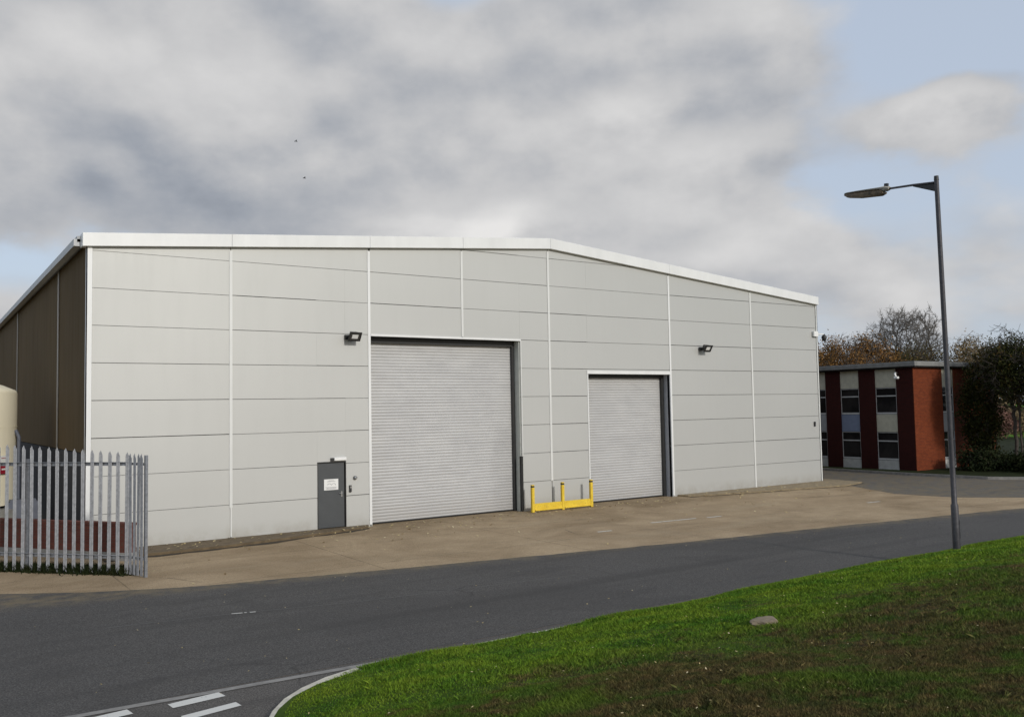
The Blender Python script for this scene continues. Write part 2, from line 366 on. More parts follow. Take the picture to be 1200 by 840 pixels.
def grass_col(m, blade):
    """shared patchwork of green and mossy, bare brown, in ground coordinates"""
    g = m.n('ShaderNodeNewGeometry'); sx = m.n('ShaderNodeSeparateXYZ'); m.l(g.outputs['Position'], sx.inputs[0])
    fA = m.noise(.62, 5, .6, (1, 1, 0), .5); fB = m.noise(2.4, 6, .70, (1, 1, 0), .4); fC = m.noise(.9, 4, .55, (1, 1, 0)); fD = m.noise(6, 4, .6, (1, 1, 0))
    # mown and thick by the road; worn further up the bank
    d = m.mr(sx.outputs[1], -16.4, -19.6, 0, 1, True)
    br = m.mul(m.mul(m.mul(fB, 1.0), m.mul(fA, .9), 'ADD'), m.mul(d, .26), 'ADD')
    brm = m.mul(m.mr(br, 1.06, 1.26, 0, 1, True), m.mr(m.noise(3.2, 5, .7, (1, 1, 0)), .30, .60, .35, 1))
    if blade:
        gr = m.mix(m.mr(fC, .35, .65), (.052, .130, .009), (.135, .205, .014))
        gr = m.mix(m.mr(fD, .5, .75, 0, .6), gr, (.19, .215, .022))
        bc = m.mix(m.mr(fD, .35, .65), (.155, .098, .042), (.045, .034, .015))
        rnd = m.mr(g.outputs['Random Per Island'], 0, 1, .45, 1.6)
        gr = m.mix(m.mul(m.mr(sx.outputs[1], -16.8, -19.8, 0, 1, True), m.mr(fA, .3, .6, .5, 1)), gr, (.045, .070, .014))  # green darkened toward the viewer, a dim foreground put into the colour
        c = m.mix(m.mul(brm, .86), gr, bc)
        cb = m.n('ShaderNodeVectorMath', operation='SCALE'); m.l(c, cb.inputs[0]); m.l(rnd, cb.inputs['Scale']); return cb.outputs[0]
    gr = m.mix(m.mr(fC, .35, .65), (.030, .065, .008), (.065, .105, .012))
    bc = m.mix(m.mr(fD, .35, .65), (.095, .060, .028), (.022, .016, .009))
    return m.mix(brm, gr, bc)
m_ = Mat('bank_turf'); m_.color(grass_col(m_, False)).rough(.95, 0, .1); m_.bump(m_.noise(22, 5, .7), .8, .03); M['turf'] = m_.m
m_ = Mat('grass_blades'); m_.color(grass_col(m_, True)).rough(.7, 0, .15); M['blades'] = m_.m
M['field'] = simple('far_grass', (.075, .17, .016), .9, 0, .25, .3, .1)
M['verge'] = simple('dark_verge_grass', (.018, .024, .008), .9, 0, .4, 2, .1)
def leafmat(name, cols, trans=0.):
    m = Mat(name); g = m.n('ShaderNodeNewGeometry'); r = m.n('ShaderNodeValToRGB'); r.color_ramp.interpolation = 'LINEAR'
    f = m.mul(m.mul(m.noise(.9, 3, .6), 1.5), m.mul(g.outputs['Random Per Island'], .5), 'ADD'); f = m.mr(f, .45, 1.55)
    m.l(f, r.inputs[0])
    el = r.color_ramp.elements; el[0].color = (*cols[0], 1); el[1].color = (*cols[-1], 1)
    for i, c in enumerate(cols[1:-1]): e = el.new((i+1)/(len(cols)-1)); e.color = (*c, 1)
    m.color(r.outputs[0]).rough(.8, 0, .1); return m.m
M['russet'] = leafmat('russet_leaves', [(.05, .036, .018), (.15, .085, .028), (.27, .14, .045), (.34, .21, .10)])
M['olive'] = leafmat('olive_leaves', [(.022, .026, .010), (.055, .052, .018), (.09, .07, .025), (.16, .09, .035)])
M['tanleaf'] = leafmat('tan_leaves', [(.11, .08, .045), (.23, .17, .09), (.36, .27, .16)])
M['dark'] = leafmat('dark_evergreen', [(.010, .014, .005), (.022, .028, .008), (.040, .040, .010), (.11, .055, .014)])
M['hedge'] = leafmat('dark_hedge', [(.008, .012, .005), (.018, .026, .009), (.035, .035, .012)])
M['pink'] = leafmat('pinkish_shrub', [(.05, .03, .02), (.19, .10, .08), (.28, .18, .13)])
M['farwood'] = leafmat('far_wood', [(.02, .022, .012), (.06, .05, .03), (.10, .075, .045)])
M['bark'] = simple('grey_brown_bark', (.060, .048, .038), .9, 0, .3, 8)
M['bark_grey'] = simple('pale_grey_bark', (.125, .112, .098), .9, 0, .25, 8)
M['stone'] = simple('buff_stone', (.19, .15, .10), .85, 0, .25, 14)
M['litter'] = leafmat('fallen_leaves', [(.35, .28, .13), (.50, .40, .20), (.55, .5, .38)])

# ------------------------------------------------------------------ ground, roads
def sheet(name, pts, z, mat, kind='structure', thick=0.0):
    mb = MB()
    if thick: mb.prism(pts, 'z', z-thick, z)
    else: mb.add([(x, y, z) for x, y in pts], [tuple(range(len(pts)))])
    o = mb.build(name, mat); tag(o, kind=kind)
    if not thick:
        me = o.data
        if me.polygons[0].normal.z < 0: me.flip_normals()
    return o
sheet('ground', [(-600, -300), (900, -300), (900, 900), (-600, 900)], -.04, M['field'])
far_edge = [(-60, 30), (-20, 6), (-8, -.9), (-4.5, -3.0), (-2.25, -4.47), (-.8, -5.44), (.54, -6.08), (2.36, -6.56), (5.13, -7.12), (9.11, -7.88), (12.95, -8.62), (19.3, -9.5), (26.7, -10.7), (40, -12.6), (90, -18)]
rng = random.Random(3)
def rough_line(pts, step=.5, amp=.05):
    out = []
    for (a, b) in zip(pts, pts[1:]):
        n = max(1, int(min(80, math.dist(a, b)/step)))
        for k in range(n): out.append((a[0]+(b[0]-a[0])*k/n, a[1]+(b[1]-a[1])*k/n+rng.uniform(-amp, amp)))
    out.append(pts[-1]); return out
track_edge = [(31.9, 60), (31.9, 5), (31.6, .6), (30.7, -.45), (29.6, -2.3), (28.0, -5.2), (28.3, -7.4), (29.9, -9.1), (33, -10.2), (40, -10.8), (90, -14)]
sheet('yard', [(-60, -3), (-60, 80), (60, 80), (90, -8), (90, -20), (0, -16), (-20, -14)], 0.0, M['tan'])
road_pts = rough_line(far_edge, .5, .04)+[(90, -23), (60, -14.0), (-2.6, -13.55), (-60, -13.2)]
sheet('road', road_pts, .006, M['asphalt'])
tr = rough_line(track_edge[:7], .5, .05)+track_edge[7:]
sheet('track', tr+[(90, -9), (42, -8.5), (38.2, -6.6), (36.6, -4.4), (36.4, -1), (36.6, 4), (36.9, 20), (37, 60)], .004, M['track'])
sheet('side_road', [(-60, -13.2), (-2.6, -13.55), (60, -14.0), (60, -14.2), (1.5, -14.3), (-9.5, -30), (-20, -60), (-60, -60)], .003, M['asphalt2'])
# verge in front of the brick building, with its kerb
sheet('verge', [(36.6, -4.4), (38.2, -6.6), (42, -8.5), (90, -9), (90, 3), (60, 40), (37.0, 40), (36.9, 20), (36.6, 4), (36.4, -1)], .10, M['verge'])
def sweep_kerb(name, line, width, z0, z1, mat, joints=.9):
    mb = MB(); pts = []
    for a, b in zip(line, line[1:]):
        n = max(1, int(round(math.dist(a, b)/.15))) if math.dist(a, b) < 3 else int(math.dist(a, b)/1.0)
        for k in range(n): pts.append((a[0]+(b[0]-a[0])*k/n, a[1]+(b[1]-a[1])*k/n))
    pts.append(line[-1]); n = len(pts); vs = []
    for i, p in enumerate(pts):
        a = Vector(pts[max(i-1, 0)]); b = Vector(pts[min(i+1, n-1)]); t = (b-a).normalized(); nn = Vector((-t.y, t.x))
        o = .012
        vs += [(p[0], p[1], z0), (p[0], p[1], z1-o), (p[0]+nn.x*o, p[1]+nn.y*o, z1), (p[0]+nn.x*width, p[1]+nn.y*width, z1), (p[0]+nn.x*width, p[1]+nn.y*width, z0)]
    fs = []
    for i in range(n-1):
        for k in range(4): fs.append((i*5+k, i*5+k+1, (i+1)*5+k+1, (i+1)*5+k))
    mb.add(vs, fs); o = mb.build(name, mat); tag(o, kind='structure'); return o
bank_edge = [(70, -14.02), (30, -14.02), (12, -14.02), (1.9, -14.03), (1.2, -14.08), (.77, -14.22), (.35, -14.46), (.02, -14.74), (-.24, -15.08), (-.5, -15.55), (-.85, -16.2), (-2.6, -19), (-6.2, -24), (-9.4, -28), (-16, -40)]
sweep_kerb('kerb', bank_edge, .20, -.02, .085, M['kerb'])
sweep_kerb('kerb', [(37.0, 40), (36.9, 20), (36.6, 4), (36.4, -1), (36.6, -4.4), (38.2, -6.6), (42, -8.5), (90, -9)][::-1], -.0 or .14, -.02, .125, M['channel'])
# concrete channel across the mouth of the side road
sheet('road_edging', [(-14, -13.36), (-2.6, -13.52), (4.6, -13.86), (14, -13.9), (14, -13.99), (4.6, -13.99), (-2.6, -13.65), (-14, -13.50)], .011, M['channel'])
dash = []
for i, x in enumerate((-1.10, -2.2, -3.3, -4.4, -5.5)):
    sheet('road_marking', [(x-.01, -14.02+.02*(i)), (x+.65, -13.95+.02*i), (x+.62, -13.74+.02*i), (x-.03, -13.83+.02*i)], .010, M['paint'])
for i, x in enumerate((-1.07, -2.15, -3.25, -4.35)):
    sheet('road_marking', [(x-.01, -14.56+.02*i), (x+.67, -14.44+.02*i), (x+.65, -14.27+.02*i), (x-.04, -14.38+.02*i)], .010, M['paint'])
# faded centre line with one bright fragment
sheet('road_marking', [(-1.0, -9.02), (1.0, -9.33), (3.1, -9.83), (8, -10.4), (8, -10.42), (3.1, -9.855), (1.0, -9.355), (-1.0, -9.045)], .010, simple('ghost_paint', (.115, .112, .108), .85))
for x0, x1 in ((1.0, 1.18), (1.21, 1.25), (1.30, 1.40)):
    y = lambda x: -9.33-(x-1.0)*.29
    sheet('road_marking', [(x0, y(x0)), (x0, y(x0)-.05), (x1, y(x1)-.05), (x1, y(x1))], .013, M['paint_worn'])
# pale worn strip fragments on the forecourt
for (x0, y0, x1, y1) in ((15.1, -5.15, 16.9, -5.3), (17.3, -5.4, 17.9, -5.45), (12.6, -5.6, 13.1, -5.65), (24.5, -6.3, 25.2, -6.35)):
    sheet('forecourt_marking', [(x0, y0), (x0, y0-.10), (x1, y1-.10), (x1, y1)], .006, M['paint_worn'])
crk = simple('dark_crack', (.05, .04, .028), .95, 0, .3, 9)  # dark tone of the cracks themselves
def crack(pts, w0, z=.0045):
    mb = MB(); rg_ = random.Random(int(pts[0][0]*10)); q_ = []
    for a, b in zip(pts, pts[1:]):
        k = max(1, int(math.dist(a, b)/.12)); q_ += [(a[0]+(b[0]-a[0])*i/k+rg_.gauss(0, .012), a[1]+(b[1]-a[1])*i/k+rg_.gauss(0, .012)) for i in range(k)]
    n_ = len(q_); vs = []
    for i, p in enumerate(q_):
        h = w0*rg_.uniform(.4, 1.2)*min(1, 3*min(i, n_-1-i)/n_+.2); vs += [(p[0], p[1]+h, z), (p[0], p[1]-h, z)]
    mb.add(vs, [(2*i, 2*i+1, 2*i+3, 2*i+2) for i in range(n_-1)]); tag(mb.build('forecourt_crack', crk), kind='structure')
crack([(12.3, -4.4), (12.0, -5.2), (11.8, -6.0)], .03); crack([(.75, -4.6), (1.1, -5.2), (1.5, -6.2)], .022); crack([(10.2, -2.6), (11.0, -3.0), (11.2, -3.9)], .016)
crack([(17.5, -3.2), (18.6, -4.3), (18.8, -5.6)], .014); crack([(24.3, -3.6), (25.6, -4.2), (27.3, -4.5)], .014)
# low apron slabs along the foot of the warehouse
MB().prism([(.2, -.02), (.2, -1.38), (1.4, -1.42), (3.25, -1.35), (4.9, -1.1), (6.6, -.72), (7.9, -.32), (8.05, -.02)][::-1], 'z', -.05, .075).build('pavement', M['slab'])
tag(bpy.data.objects['pavement'], kind='structure')
o = MB().prism([(21.4, -.02), (21.5, -.5), (22.6, -.85), (24.6, -1.2), (27, -1.6), (29.4, -2.05), (31.2, -1.6), (31.5, -.2), (31.5, 6), (30.7, 6), (30.7, -.02)][::-1], 'z', -.05, .06).build('pavement', M['slab_r']); tag(o, kind='structure')

edge_shade = simple('painted_edge_shade', (.035, .026, .016), .9, 0, .4, 8)  # flat dark strips painting the shadow groove along the slab edges
def edge_shade_line(pts, w0):
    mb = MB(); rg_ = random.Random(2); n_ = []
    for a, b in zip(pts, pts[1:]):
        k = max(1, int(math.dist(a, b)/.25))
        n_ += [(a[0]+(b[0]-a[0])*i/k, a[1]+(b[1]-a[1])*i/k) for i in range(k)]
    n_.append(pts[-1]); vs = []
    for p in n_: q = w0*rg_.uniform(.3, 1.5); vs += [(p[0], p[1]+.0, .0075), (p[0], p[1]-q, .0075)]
    mb.add(vs, [(2*i, 2*i+1, 2*i+3, 2*i+2) for i in range(len(n_)-1)]); tag(mb.build('edge_shade_strip', edge_shade), kind='structure')
edge_shade_line([(.2, -1.38), (1.4, -1.42), (3.25, -1.35), (4.9, -1.1), (6.6, -.72), (7.9, -.32)], .20)
edge_shade_line([(21.5, -.5), (22.6, -.85), (24.6, -1.2), (27, -1.6), (29.4, -2.05), (31.2, -1.6)], .12)
# ---- bank
def leftx(y):
    pts = bank_edge[3:]
    for a, b in zip(pts, pts[1:]):
        if b[1] <= y <= a[1]: return a[0]+(b[0]-a[0])*(a[1]-y)/(a[1]-b[1])
    return pts[-1][0]
LX = np.array([leftx(y) for y in np.arange(-14.03, -40, -.01)])
def leftx_np(y): return LX[np.clip(((-14.03-y)/.01).astype(int), 0, len(LX)-1)]
rs = np.random.RandomState(5)
PH = rs.uniform(0, 6.28, (14, 2)); FR = rs.normal(0, 1, (14, 2))*np.linspace(.5, 5, 14)[:, None]
def bump_np(x, y):
    o = 0
    for i in range(14): o = o+np.sin(x*FR[i, 0]+y*FR[i, 1]+PH[i, 0])*(.030/(1+i*.55))
    return o
def bankz(x, y):
    d = np.maximum(-14.03-y, 0); dl = np.maximum(x-leftx_np(y), 0)
    s1, s2, Lc = .262, .138, 2.0
    z = s2*d+(s1-s2)*Lc*(1-np.exp(-d/Lc))
    t = np.clip((x-3)/7, 0, 1); t = t*t*(3-2*t)
    z = z+.13*t*(1-np.exp(-d/.6))
    z = z*(1-np.exp(-dl/1.0))
    return .065+z+bump_np(x, y)*np.clip(d/1.5, 0, 1)*np.clip(dl/1.5, 0, 1)
ys = np.concatenate([np.arange(-14.04, -16.5, -.05), np.arange(-16.5, -30, -.14), np.arange(-30, -40, -.8)])
cu = np.concatenate([np.linspace(0, 1, 30)[:-1]*2.5, 2.5+np.linspace(0, 1, 260)[:-1]*26, 28.5+np.linspace(0, 1, 14)**1.5*38])
GY = np.repeat(ys[:, None], len(cu), 1); GX = leftx_np(ys)[:, None]+cu[None, :]+.0
GZ = bankz(GX, GY)
nr, nc = GX.shape
me = bpy.data.meshes.new('grass_bank')
V = np.stack([GX, GY, GZ], -1).reshape(-1, 3)
idx = np.arange(nr*nc).reshape(nr, nc)
Q = np.stack([idx[:-1, :-1], idx[1:, :-1], idx[1:, 1:], idx[:-1, 1:]], -1).reshape(-1, 4)
def np_mesh(me, V, Fc):
    n = Fc.shape[1]
    me.vertices.add(len(V)); me.vertices.foreach_set('co', V.astype(np.float32).ravel())
    me.loops.add(Fc.size); me.loops.foreach_set('vertex_index', Fc.astype(np.int32).ravel())
    me.polygons.add(len(Fc)); me.polygons.foreach_set('loop_start', np.arange(0, Fc.size, n, dtype=np.int32)); me.polygons.foreach_set('loop_total', np.full(len(Fc), n, dtype=np.int32))
    me.update(calc_edges=True); me.validate()
np_mesh(me, V, Q); tag(mesh_obj('grass_bank', me, M['turf'], smooth=True), kind='structure')
# grass blades, thickest toward the viewer
def blades(n, x0, x1, y0, y1, h, wd, seed, keep=None):
    r = np.random.RandomState(seed)
    x = r.uniform(x0, x1, n); y = r.uniform(y0, y1, n)
    ok = x > leftx_np(y)+.10+.11*(y < -14.2)
    bare = (x > 4.2) & (x < 5.3) & (y > -14.22); ok &= ~bare
    if keep is not None: ok &= keep(x, y)
    x = x[ok]; y = y[ok]; n = len(x); z = bankz(x, y)-.004
    patch = .75+.5*np.sin(x*1.7+1.3*np.sin(y*2.1))*np.sin(y*1.9+np.sin(x*1.1)); 
    hh = h*r.uniform(.45, 1.25, n)*np.clip(patch, .45, 1.3); a = r.uniform(0, 6.28, n); ww = wd*r.uniform(.6, 1.3, n)
    lean = r.normal(0, .5, (n, 2))*hh[:, None]
    dx, dy = np.cos(a)*ww/2, np.sin(a)*ww/2
    Vv = np.empty((n, 4, 3)); Vv[:, 0] = np.stack([x-dx, y-dy, z], -1); Vv[:, 1] = np.stack([x+dx, y+dy, z], -1)
    Vv[:, 2] = np.stack([x+dx*.6+lean[:, 0]*.5, y+dy*.6+lean[:, 1]*.5, z+hh*.6], -1); Vv[:, 3] = np.stack([x+lean[:, 0], y+lean[:, 1], z+hh], -1)
    return Vv.reshape(-1, 3)
C2 = np.array(CAM[:2]); f2 = np.array([F.x, F.y]); f2 /= np.linalg.norm(f2); rgt = np.array([f2[1], -f2[0]])
def inview(lo, hi):
    def k(x, y):
        d = (x-C2[0])*f2[0]+(y-C2[1])*f2[1]; s = (x-C2[0])*rgt[0]+(y-C2[1])*rgt[1]
        return (d > lo) & (d < hi) & (np.abs(s) < d*.62+1.2)
    return k
parts = [blades(1500000, -2, 8, -25, -16, .045, .008, 1, inview(3.6, 9)), blades(500000, -1, 14, -24, -14.04, .042, .012, 2, inview(9, 15)), blades(520000, -1, 30, -21, -14.04, .05, .018, 3, inview(14.5, 34)),
         blades(60000, 1.3, 26, -14.35, -14.05, .06, .016, 4)]
rt = np.random.RandomState(77); tx, ty = rt.uniform(-1, 12, 900), rt.uniform(-24, -14.8, 900)
ok_ = (tx > leftx_np(ty)+.4) & inview(3.6, 16)(tx, ty); tx, ty = tx[ok_], ty[ok_]
def tufts(n_per, h, wd):
    r = np.random.RandomState(78); n = len(tx)*n_per; x = np.repeat(tx, n_per)+r.normal(0, .035, n); y = np.repeat(ty, n_per)+r.normal(0, .035, n); z = bankz(x, y)-.004
    hh = h*np.repeat(rt.uniform(.5, 1.3, len(tx)), n_per)*r.uniform(.5, 1.2, n); a = r.uniform(0, 6.28, n); ww = wd*r.uniform(.6, 1.4, n); out = r.normal(0, .55, (n, 2))*hh[:, None]
    dx, dy = np.cos(a)*ww/2, np.sin(a)*ww/2; Vv = np.empty((n, 4, 3)); Vv[:, 0] = np.stack([x-dx, y-dy, z], -1); Vv[:, 1] = np.stack([x+dx, y+dy, z], -1)
    Vv[:, 2] = np.stack([x+dx*.6+out[:, 0]*.4, y+dy*.6+out[:, 1]*.4, z+hh*.65], -1); Vv[:, 3] = np.stack([x+out[:, 0], y+out[:, 1], z+hh*.95], -1); return Vv.reshape(-1, 3)
parts.append(tufts(22, .055, .006))
BV = np.concatenate(parts); nb = len(BV)//4; b4 = np.arange(nb)*4
T = np.concatenate([np.stack([b4, b4+1, b4+2], -1), np.stack([b4, b4+2, b4+3], -1)])
me = bpy.data.meshes.new('grass'); np_mesh(me, BV, T); tag(mesh_obj('grass', me, M['blades']), 'short patchy grass covering the bank', 'grass', kind='stuff')
print('blades', nb)

# ------------------------------------------------------------------ warehouse
W = 30.56; RX = 15.28; DEPTH = 44.0
wh = empty('warehouse', (RX, 0, 0), 'large pale grey clad warehouse with a low white-edged gable and two roller shutters', 'warehouse')
def gz(x, e, r): return e+(r-e)*(x/RX if x <= RX else (W-x)/(W-RX))
TOP_E, TOP_R = 8.22, 9.46      # panels run up behind the verge trim
openings = [(8.18, 13.93, -1, 6.0), (16.98, 21.15, -1, 4.86), (6.38, 7.31, -1, 2.08)]
cols = [0.11, 3.78, 8.13, 11.57, 15.22, 21.22, 26.06, 30.50]
xs = sorted(set(cols+[a for o_ in openings for a in o_[:2]]))
pm = MB(); r_ = random.Random(8)
def pan(x0, x1, z0, z1):
    a, b = gz(x0, TOP_E, TOP_R), gz(x1, TOP_E, TOP_R)
    if z0 >= min(a, b)-.02: 
        return
    pts = [(x0, z0), (x1, z0), (x1, min(z1, b)), (x0, min(z1, a))]
    if x0 < RX < x1 and z1 > 9: pts = [(x0, z0), (x1, z0), (x1, min(z1, b)), (RX, min(z1, TOP_R)), (x0, min(z1, a))]
    dy = r_.uniform(-.003, .003); pm.prism(pts, 'y', dy, .05)
for i, (x0, x1) in enumerate(zip(xs, xs[1:])):
    g0 = .012 if x0 in cols else .0; g1 = .012 if x1 in cols else .0
    if x1-x0 < .06: 
        continue
    for k in range(0, 10):
        zb, zt = float(k), float(k+1)
        for (a, b, c_, d_) in openings:
            if x0 >= a-.01 and x1 <= b+.01 and zb < d_: zb = min(d_, zt) if zt > d_ else zt
        if zt-zb < .02: continue
        # the top triangles: split so every panel stays under the gable line
        g = r_.uniform(.011, .022)
        lo = zb+(g if zb == k and k else 0)
        if gz(x1, TOP_E, TOP_R) > zt and gz(x0, TOP_E, TOP_R) > zt: pan(x0+g0, x1-g1, lo, zt)
        else:
            n = 24
            xa, xb = x0+g0, x1-g1
            poly = []
            for j in range(n+1):
                x = xa+(xb-xa)*j/n
                poly.append((x, min(zt, gz(x, TOP_E, TOP_R))))
            keep = [p for p in poly if p[1] > lo+.01]
            if len(keep) >= 2: pm.prism([(keep[0][0], lo)]+[(keep[-1][0], lo)]+keep[::-1], 'y', 0, .05)
pm.build('front_wall', M['panel'], wh)
bk = MB()
for (x0, x1) in zip([.05]+[v for v in xs if .2 < v < 30.4], [v for v in xs if .2 < v < 30.4]+[30.52]):
    zb = -.3
    for (a, b, c_, d_) in openings:
        if x0 >= a-.01 and x1 <= b+.01: zb = d_+.0
    pts = [(x0, zb), (x1, zb), (x1, gz(x1, TOP_E, TOP_R)-.02)]+([(RX, TOP_R-.02)] if x0 < RX < x1 else [])+[(x0, gz(x0, TOP_E, TOP_R)-.02)]
    bk.prism(pts, 'y', .052, .12)
bk.build('wall_backing', M['joint'], wh)
# vertical cover strips
def strip(x, w_, z0, z1, mat='flash2', p=.022, nm='cover_strip'): box(nm, M[mat], wh, x-w_/2, x+w_/2, -p, -.0035, z0, z1)
strip(3.78, .085, .92, gz(3.78, 8.0, 9.26)); strip(3.785, .04, .10, .92)
strip(8.13, .085, .07, gz(8.13, 8.0, 9.26), 'flash'); strip(11.57, .08, 6.05, gz(11.57, 8.0, 9.26)); strip(15.22, .085, 1.0, gz(15.22, 8.0, 9.26))
strip(21.22, .085, .05, gz(21.22, 8.0, 9.26)+.02, 'flash'); strip(26.06, .085, .05, gz(26.06, 8.0, 9.26)+.02)
MB().box(-.03, .115, -.03, -.004, 0, 8.1).box(-.03, -.004, -.03, .10, 0, 8.1).build('corner_flashing', M['flash'], wh)
MB().box(30.50, 30.59, -.03, -.004, 0, 8.1).box(30.565, 30.59, -.03, .12, 0, 8.1).build('corner_flashing', M['flash2'], wh)
# verge trim: deep white box along both slopes, in lengths with butt joints
def trim(x0, x1, mat, dt=0):
    b0, b1 = gz(x0, 8.09, 9.345), gz(x1, 8.09, 9.345); t0, t1 = gz(x0, 8.45, 9.73)+dt, gz(x1, 8.45, 9.73)+dt
    MB().prism([(x0, b0), (x1, b1), (x1, t1), (x0, t0)], 'y', -.14, .25).build('verge_trim', mat, wh, bevel=.006)
def gz_ext(x): return x
for a, b in ((-.14, 3.78), (3.785, 8.13), (8.135, 11.57), (11.575, 15.277), (15.283, 21.2), (21.205, 30.6)): trim(a, b, M['flash'])
# roof, eaves, side and back walls
for s, (xa, xb, za, zb) in enumerate(((-.22, RX, 8.24, 9.52), (RX, W+.2, 9.52, 8.24))):
    MB().prism([(xa, za), (xb, zb), (xb, zb+.16), (xa, za+.16)], 'y', .255, DEPTH).build('roof', M['roof'], wh)
MB().box(-.30, -.12, .255, DEPTH, 8.13, 8.32).build('gutter', M['gutter'], wh)
MB().box(W+.12, W+.30, .255, DEPTH, 8.13, 8.32).build('gutter', M['gutter'], wh)
sw = MB(); y = .13
k = 0
while y < DEPTH-.2:                     # horizontally profiled side cladding in bays
    sw.box(0, .06, y, min(y+6.0, DEPTH-.1)-.01, 2.62, 8.2); y += 6.0
sw.build('side_wall', M['brown'], wh)
box('lower_side_wall', M['lowgrey'], wh, -.012, .05, .13, DEPTH-.1, -.3, 2.6)
for y in (5.3, 18.0, 30.5): box('cover_strip', M['strip'], wh, -.04, -.013, y-.08, y+.08, 0, 8.15)
box('side_wall', M['brown'], wh, W-.06, W, .13, DEPTH-.1, -.3, 8.2)
MB().prism([(0, -.3), (W, -.3), (W, 8.2), (RX, 9.5), (0, 8.2)], 'y', DEPTH-.1, DEPTH).build('back_wall', M['brown'], wh)

def shutter(name, x0, x1, zt, y, lab):
    p = .1; n = int(zt/p)+1; vs = []; ri = random.Random(int(x0)); prof = []
    z = 0.02; 
    while z < zt:
        j = ri.uniform(-.002, .002)
        for t, d_ in ((0, .008), (.16, .001), (.40, -.003+j), (.66, -.001+j), (.86, .004), (.96, .009)): prof.append((z+t*p, y+d_))
        z += p
    cols_ = 13
    mb = MB(); vs = []
    for (zz, yy) in prof:
        for c_ in range(cols_):
            x = x0+(x1-x0)*c_/(cols_-1); vs.append((x, yy+.006*math.sin(c_*1.3+zz*.8), min(zz, zt)))
    fs = [(i*cols_+c_, i*cols_+c_+1, (i+1)*cols_+c_+1, (i+1)*cols_+c_) for i in range(len(prof)-1) for c_ in range(cols_-1)]
    mb.add(vs, fs); s = mb.build(name, M['shutter'], wh); s['label'] = lab
    if s.data.polygons[0].normal.y > 0: s.data.flip_normals()
    MB().box(x0, x1, y-.03, y+.03, .012, .055).build('bottom_rail', M['rubber'], s)
    return s
s1 = shutter('roller_shutter', 8.05, 13.86, 6.15, .44, 'larger ribbed grey roller shutter')
s2 = shutter('roller_shutter', 16.9, 21.22, 5.0, .44, 'smaller ribbed grey roller shutter')
# reveals and guides of the big opening
box('reveal', M['reveal'], wh, 13.905, 13.93, .053, .60, .0, 6.0); box('reveal', M['reveal'], wh, 8.18, 8.205, .053, .60, .0, 6.0)
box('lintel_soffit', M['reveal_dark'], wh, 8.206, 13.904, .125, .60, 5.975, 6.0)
box('shutter_guide', M['black'], wh, 13.80, 13.904, .33, .42, 0, 5.95); box('shutter_guide', M['black'], wh, 8.206, 8.29, .36, .42, 0, 5.95)
box('shutter_hood', M['black'], wh, 8.21, 13.79, .30, .40, 5.78, 5.97)
box('impact_guard', M['rubber'], wh, 13.86, 13.955, -.028, .05, .02, 1.92)
box('lintel_trim', M['flash'], wh, 8.18, 13.96, -.026, -.0035, 5.965, 6.03); box('jamb_trim', M['flash2'], wh, 13.945, 13.975, -.02, -.0035, 1.95, 5.96)
# small opening
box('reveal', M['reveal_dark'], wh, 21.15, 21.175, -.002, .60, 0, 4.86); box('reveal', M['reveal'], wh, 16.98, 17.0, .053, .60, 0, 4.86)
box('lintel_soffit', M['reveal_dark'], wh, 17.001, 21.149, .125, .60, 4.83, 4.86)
box('shutter_guide', M['black'], wh, 21.02, 21.149, .33, .42, 0, 4.8); box('shutter_hood', M['black'], wh, 17.01, 21.0, .34, .40, 4.70, 4.82)
box('lintel_trim', M['flash'], wh, 16.93, 21.17, -.03, -.0035, 4.83, 4.95); box('jamb_trim', M['flash'], wh, 16.94, 16.985, -.02, -.0035, 0.95, 4.825)
# personnel door
MB().box(6.38, 6.40, -.015, .12, .06, 2.08).box(7.285, 7.31, -.015, .12, .06, 2.08).box(6.401, 7.284, -.015, .12, 2.05, 2.08).build('door_frame', M['black'], wh)
dr = box('door', M['door'], wh, 6.403, 7.262, .022, .07, .085, 2.035, bevel=.003)
MB().box(7.15, 7.19, .008, .0215, 1.00, 1.16).build('handle_plate', M['steel'], dr)
MB().tube([(7.17, .01, 1.10), (7.17, -.03, 1.10), (7.08, -.035, 1.10)], .012, 8).build('handle', M['steel'], dr)
nb_ = MB(); nb_.cur = 0; nb_.box(6.60, 7.06, .012, .0215, 1.22, 1.55); nb_.cur = 1
for z_, a, b in ((1.50, 6.74, 6.92), (1.475, 6.70, 6.96), (1.30, 6.64, 7.02), (1.275, 6.68, 6.98), (1.25, 6.66, 7.00)): nb_.box(a, b, .0095, .0118, z_, z_+.010)
for i in range(8):
    a = math.pi*i/8; x_ = 6.76+.06*math.cos(a); nb_.box(x_, x_+.02, .0095, .0118, 1.36+.05*math.sin(a), 1.372+.05*math.sin(a)); nb_.box(x_+.14, x_+.16, .0095, .0118, 1.36+.05*math.sin(a), 1.372+.05*math.sin(a))
nb_.build('notice', [M['paper'], M['ink']], dr)

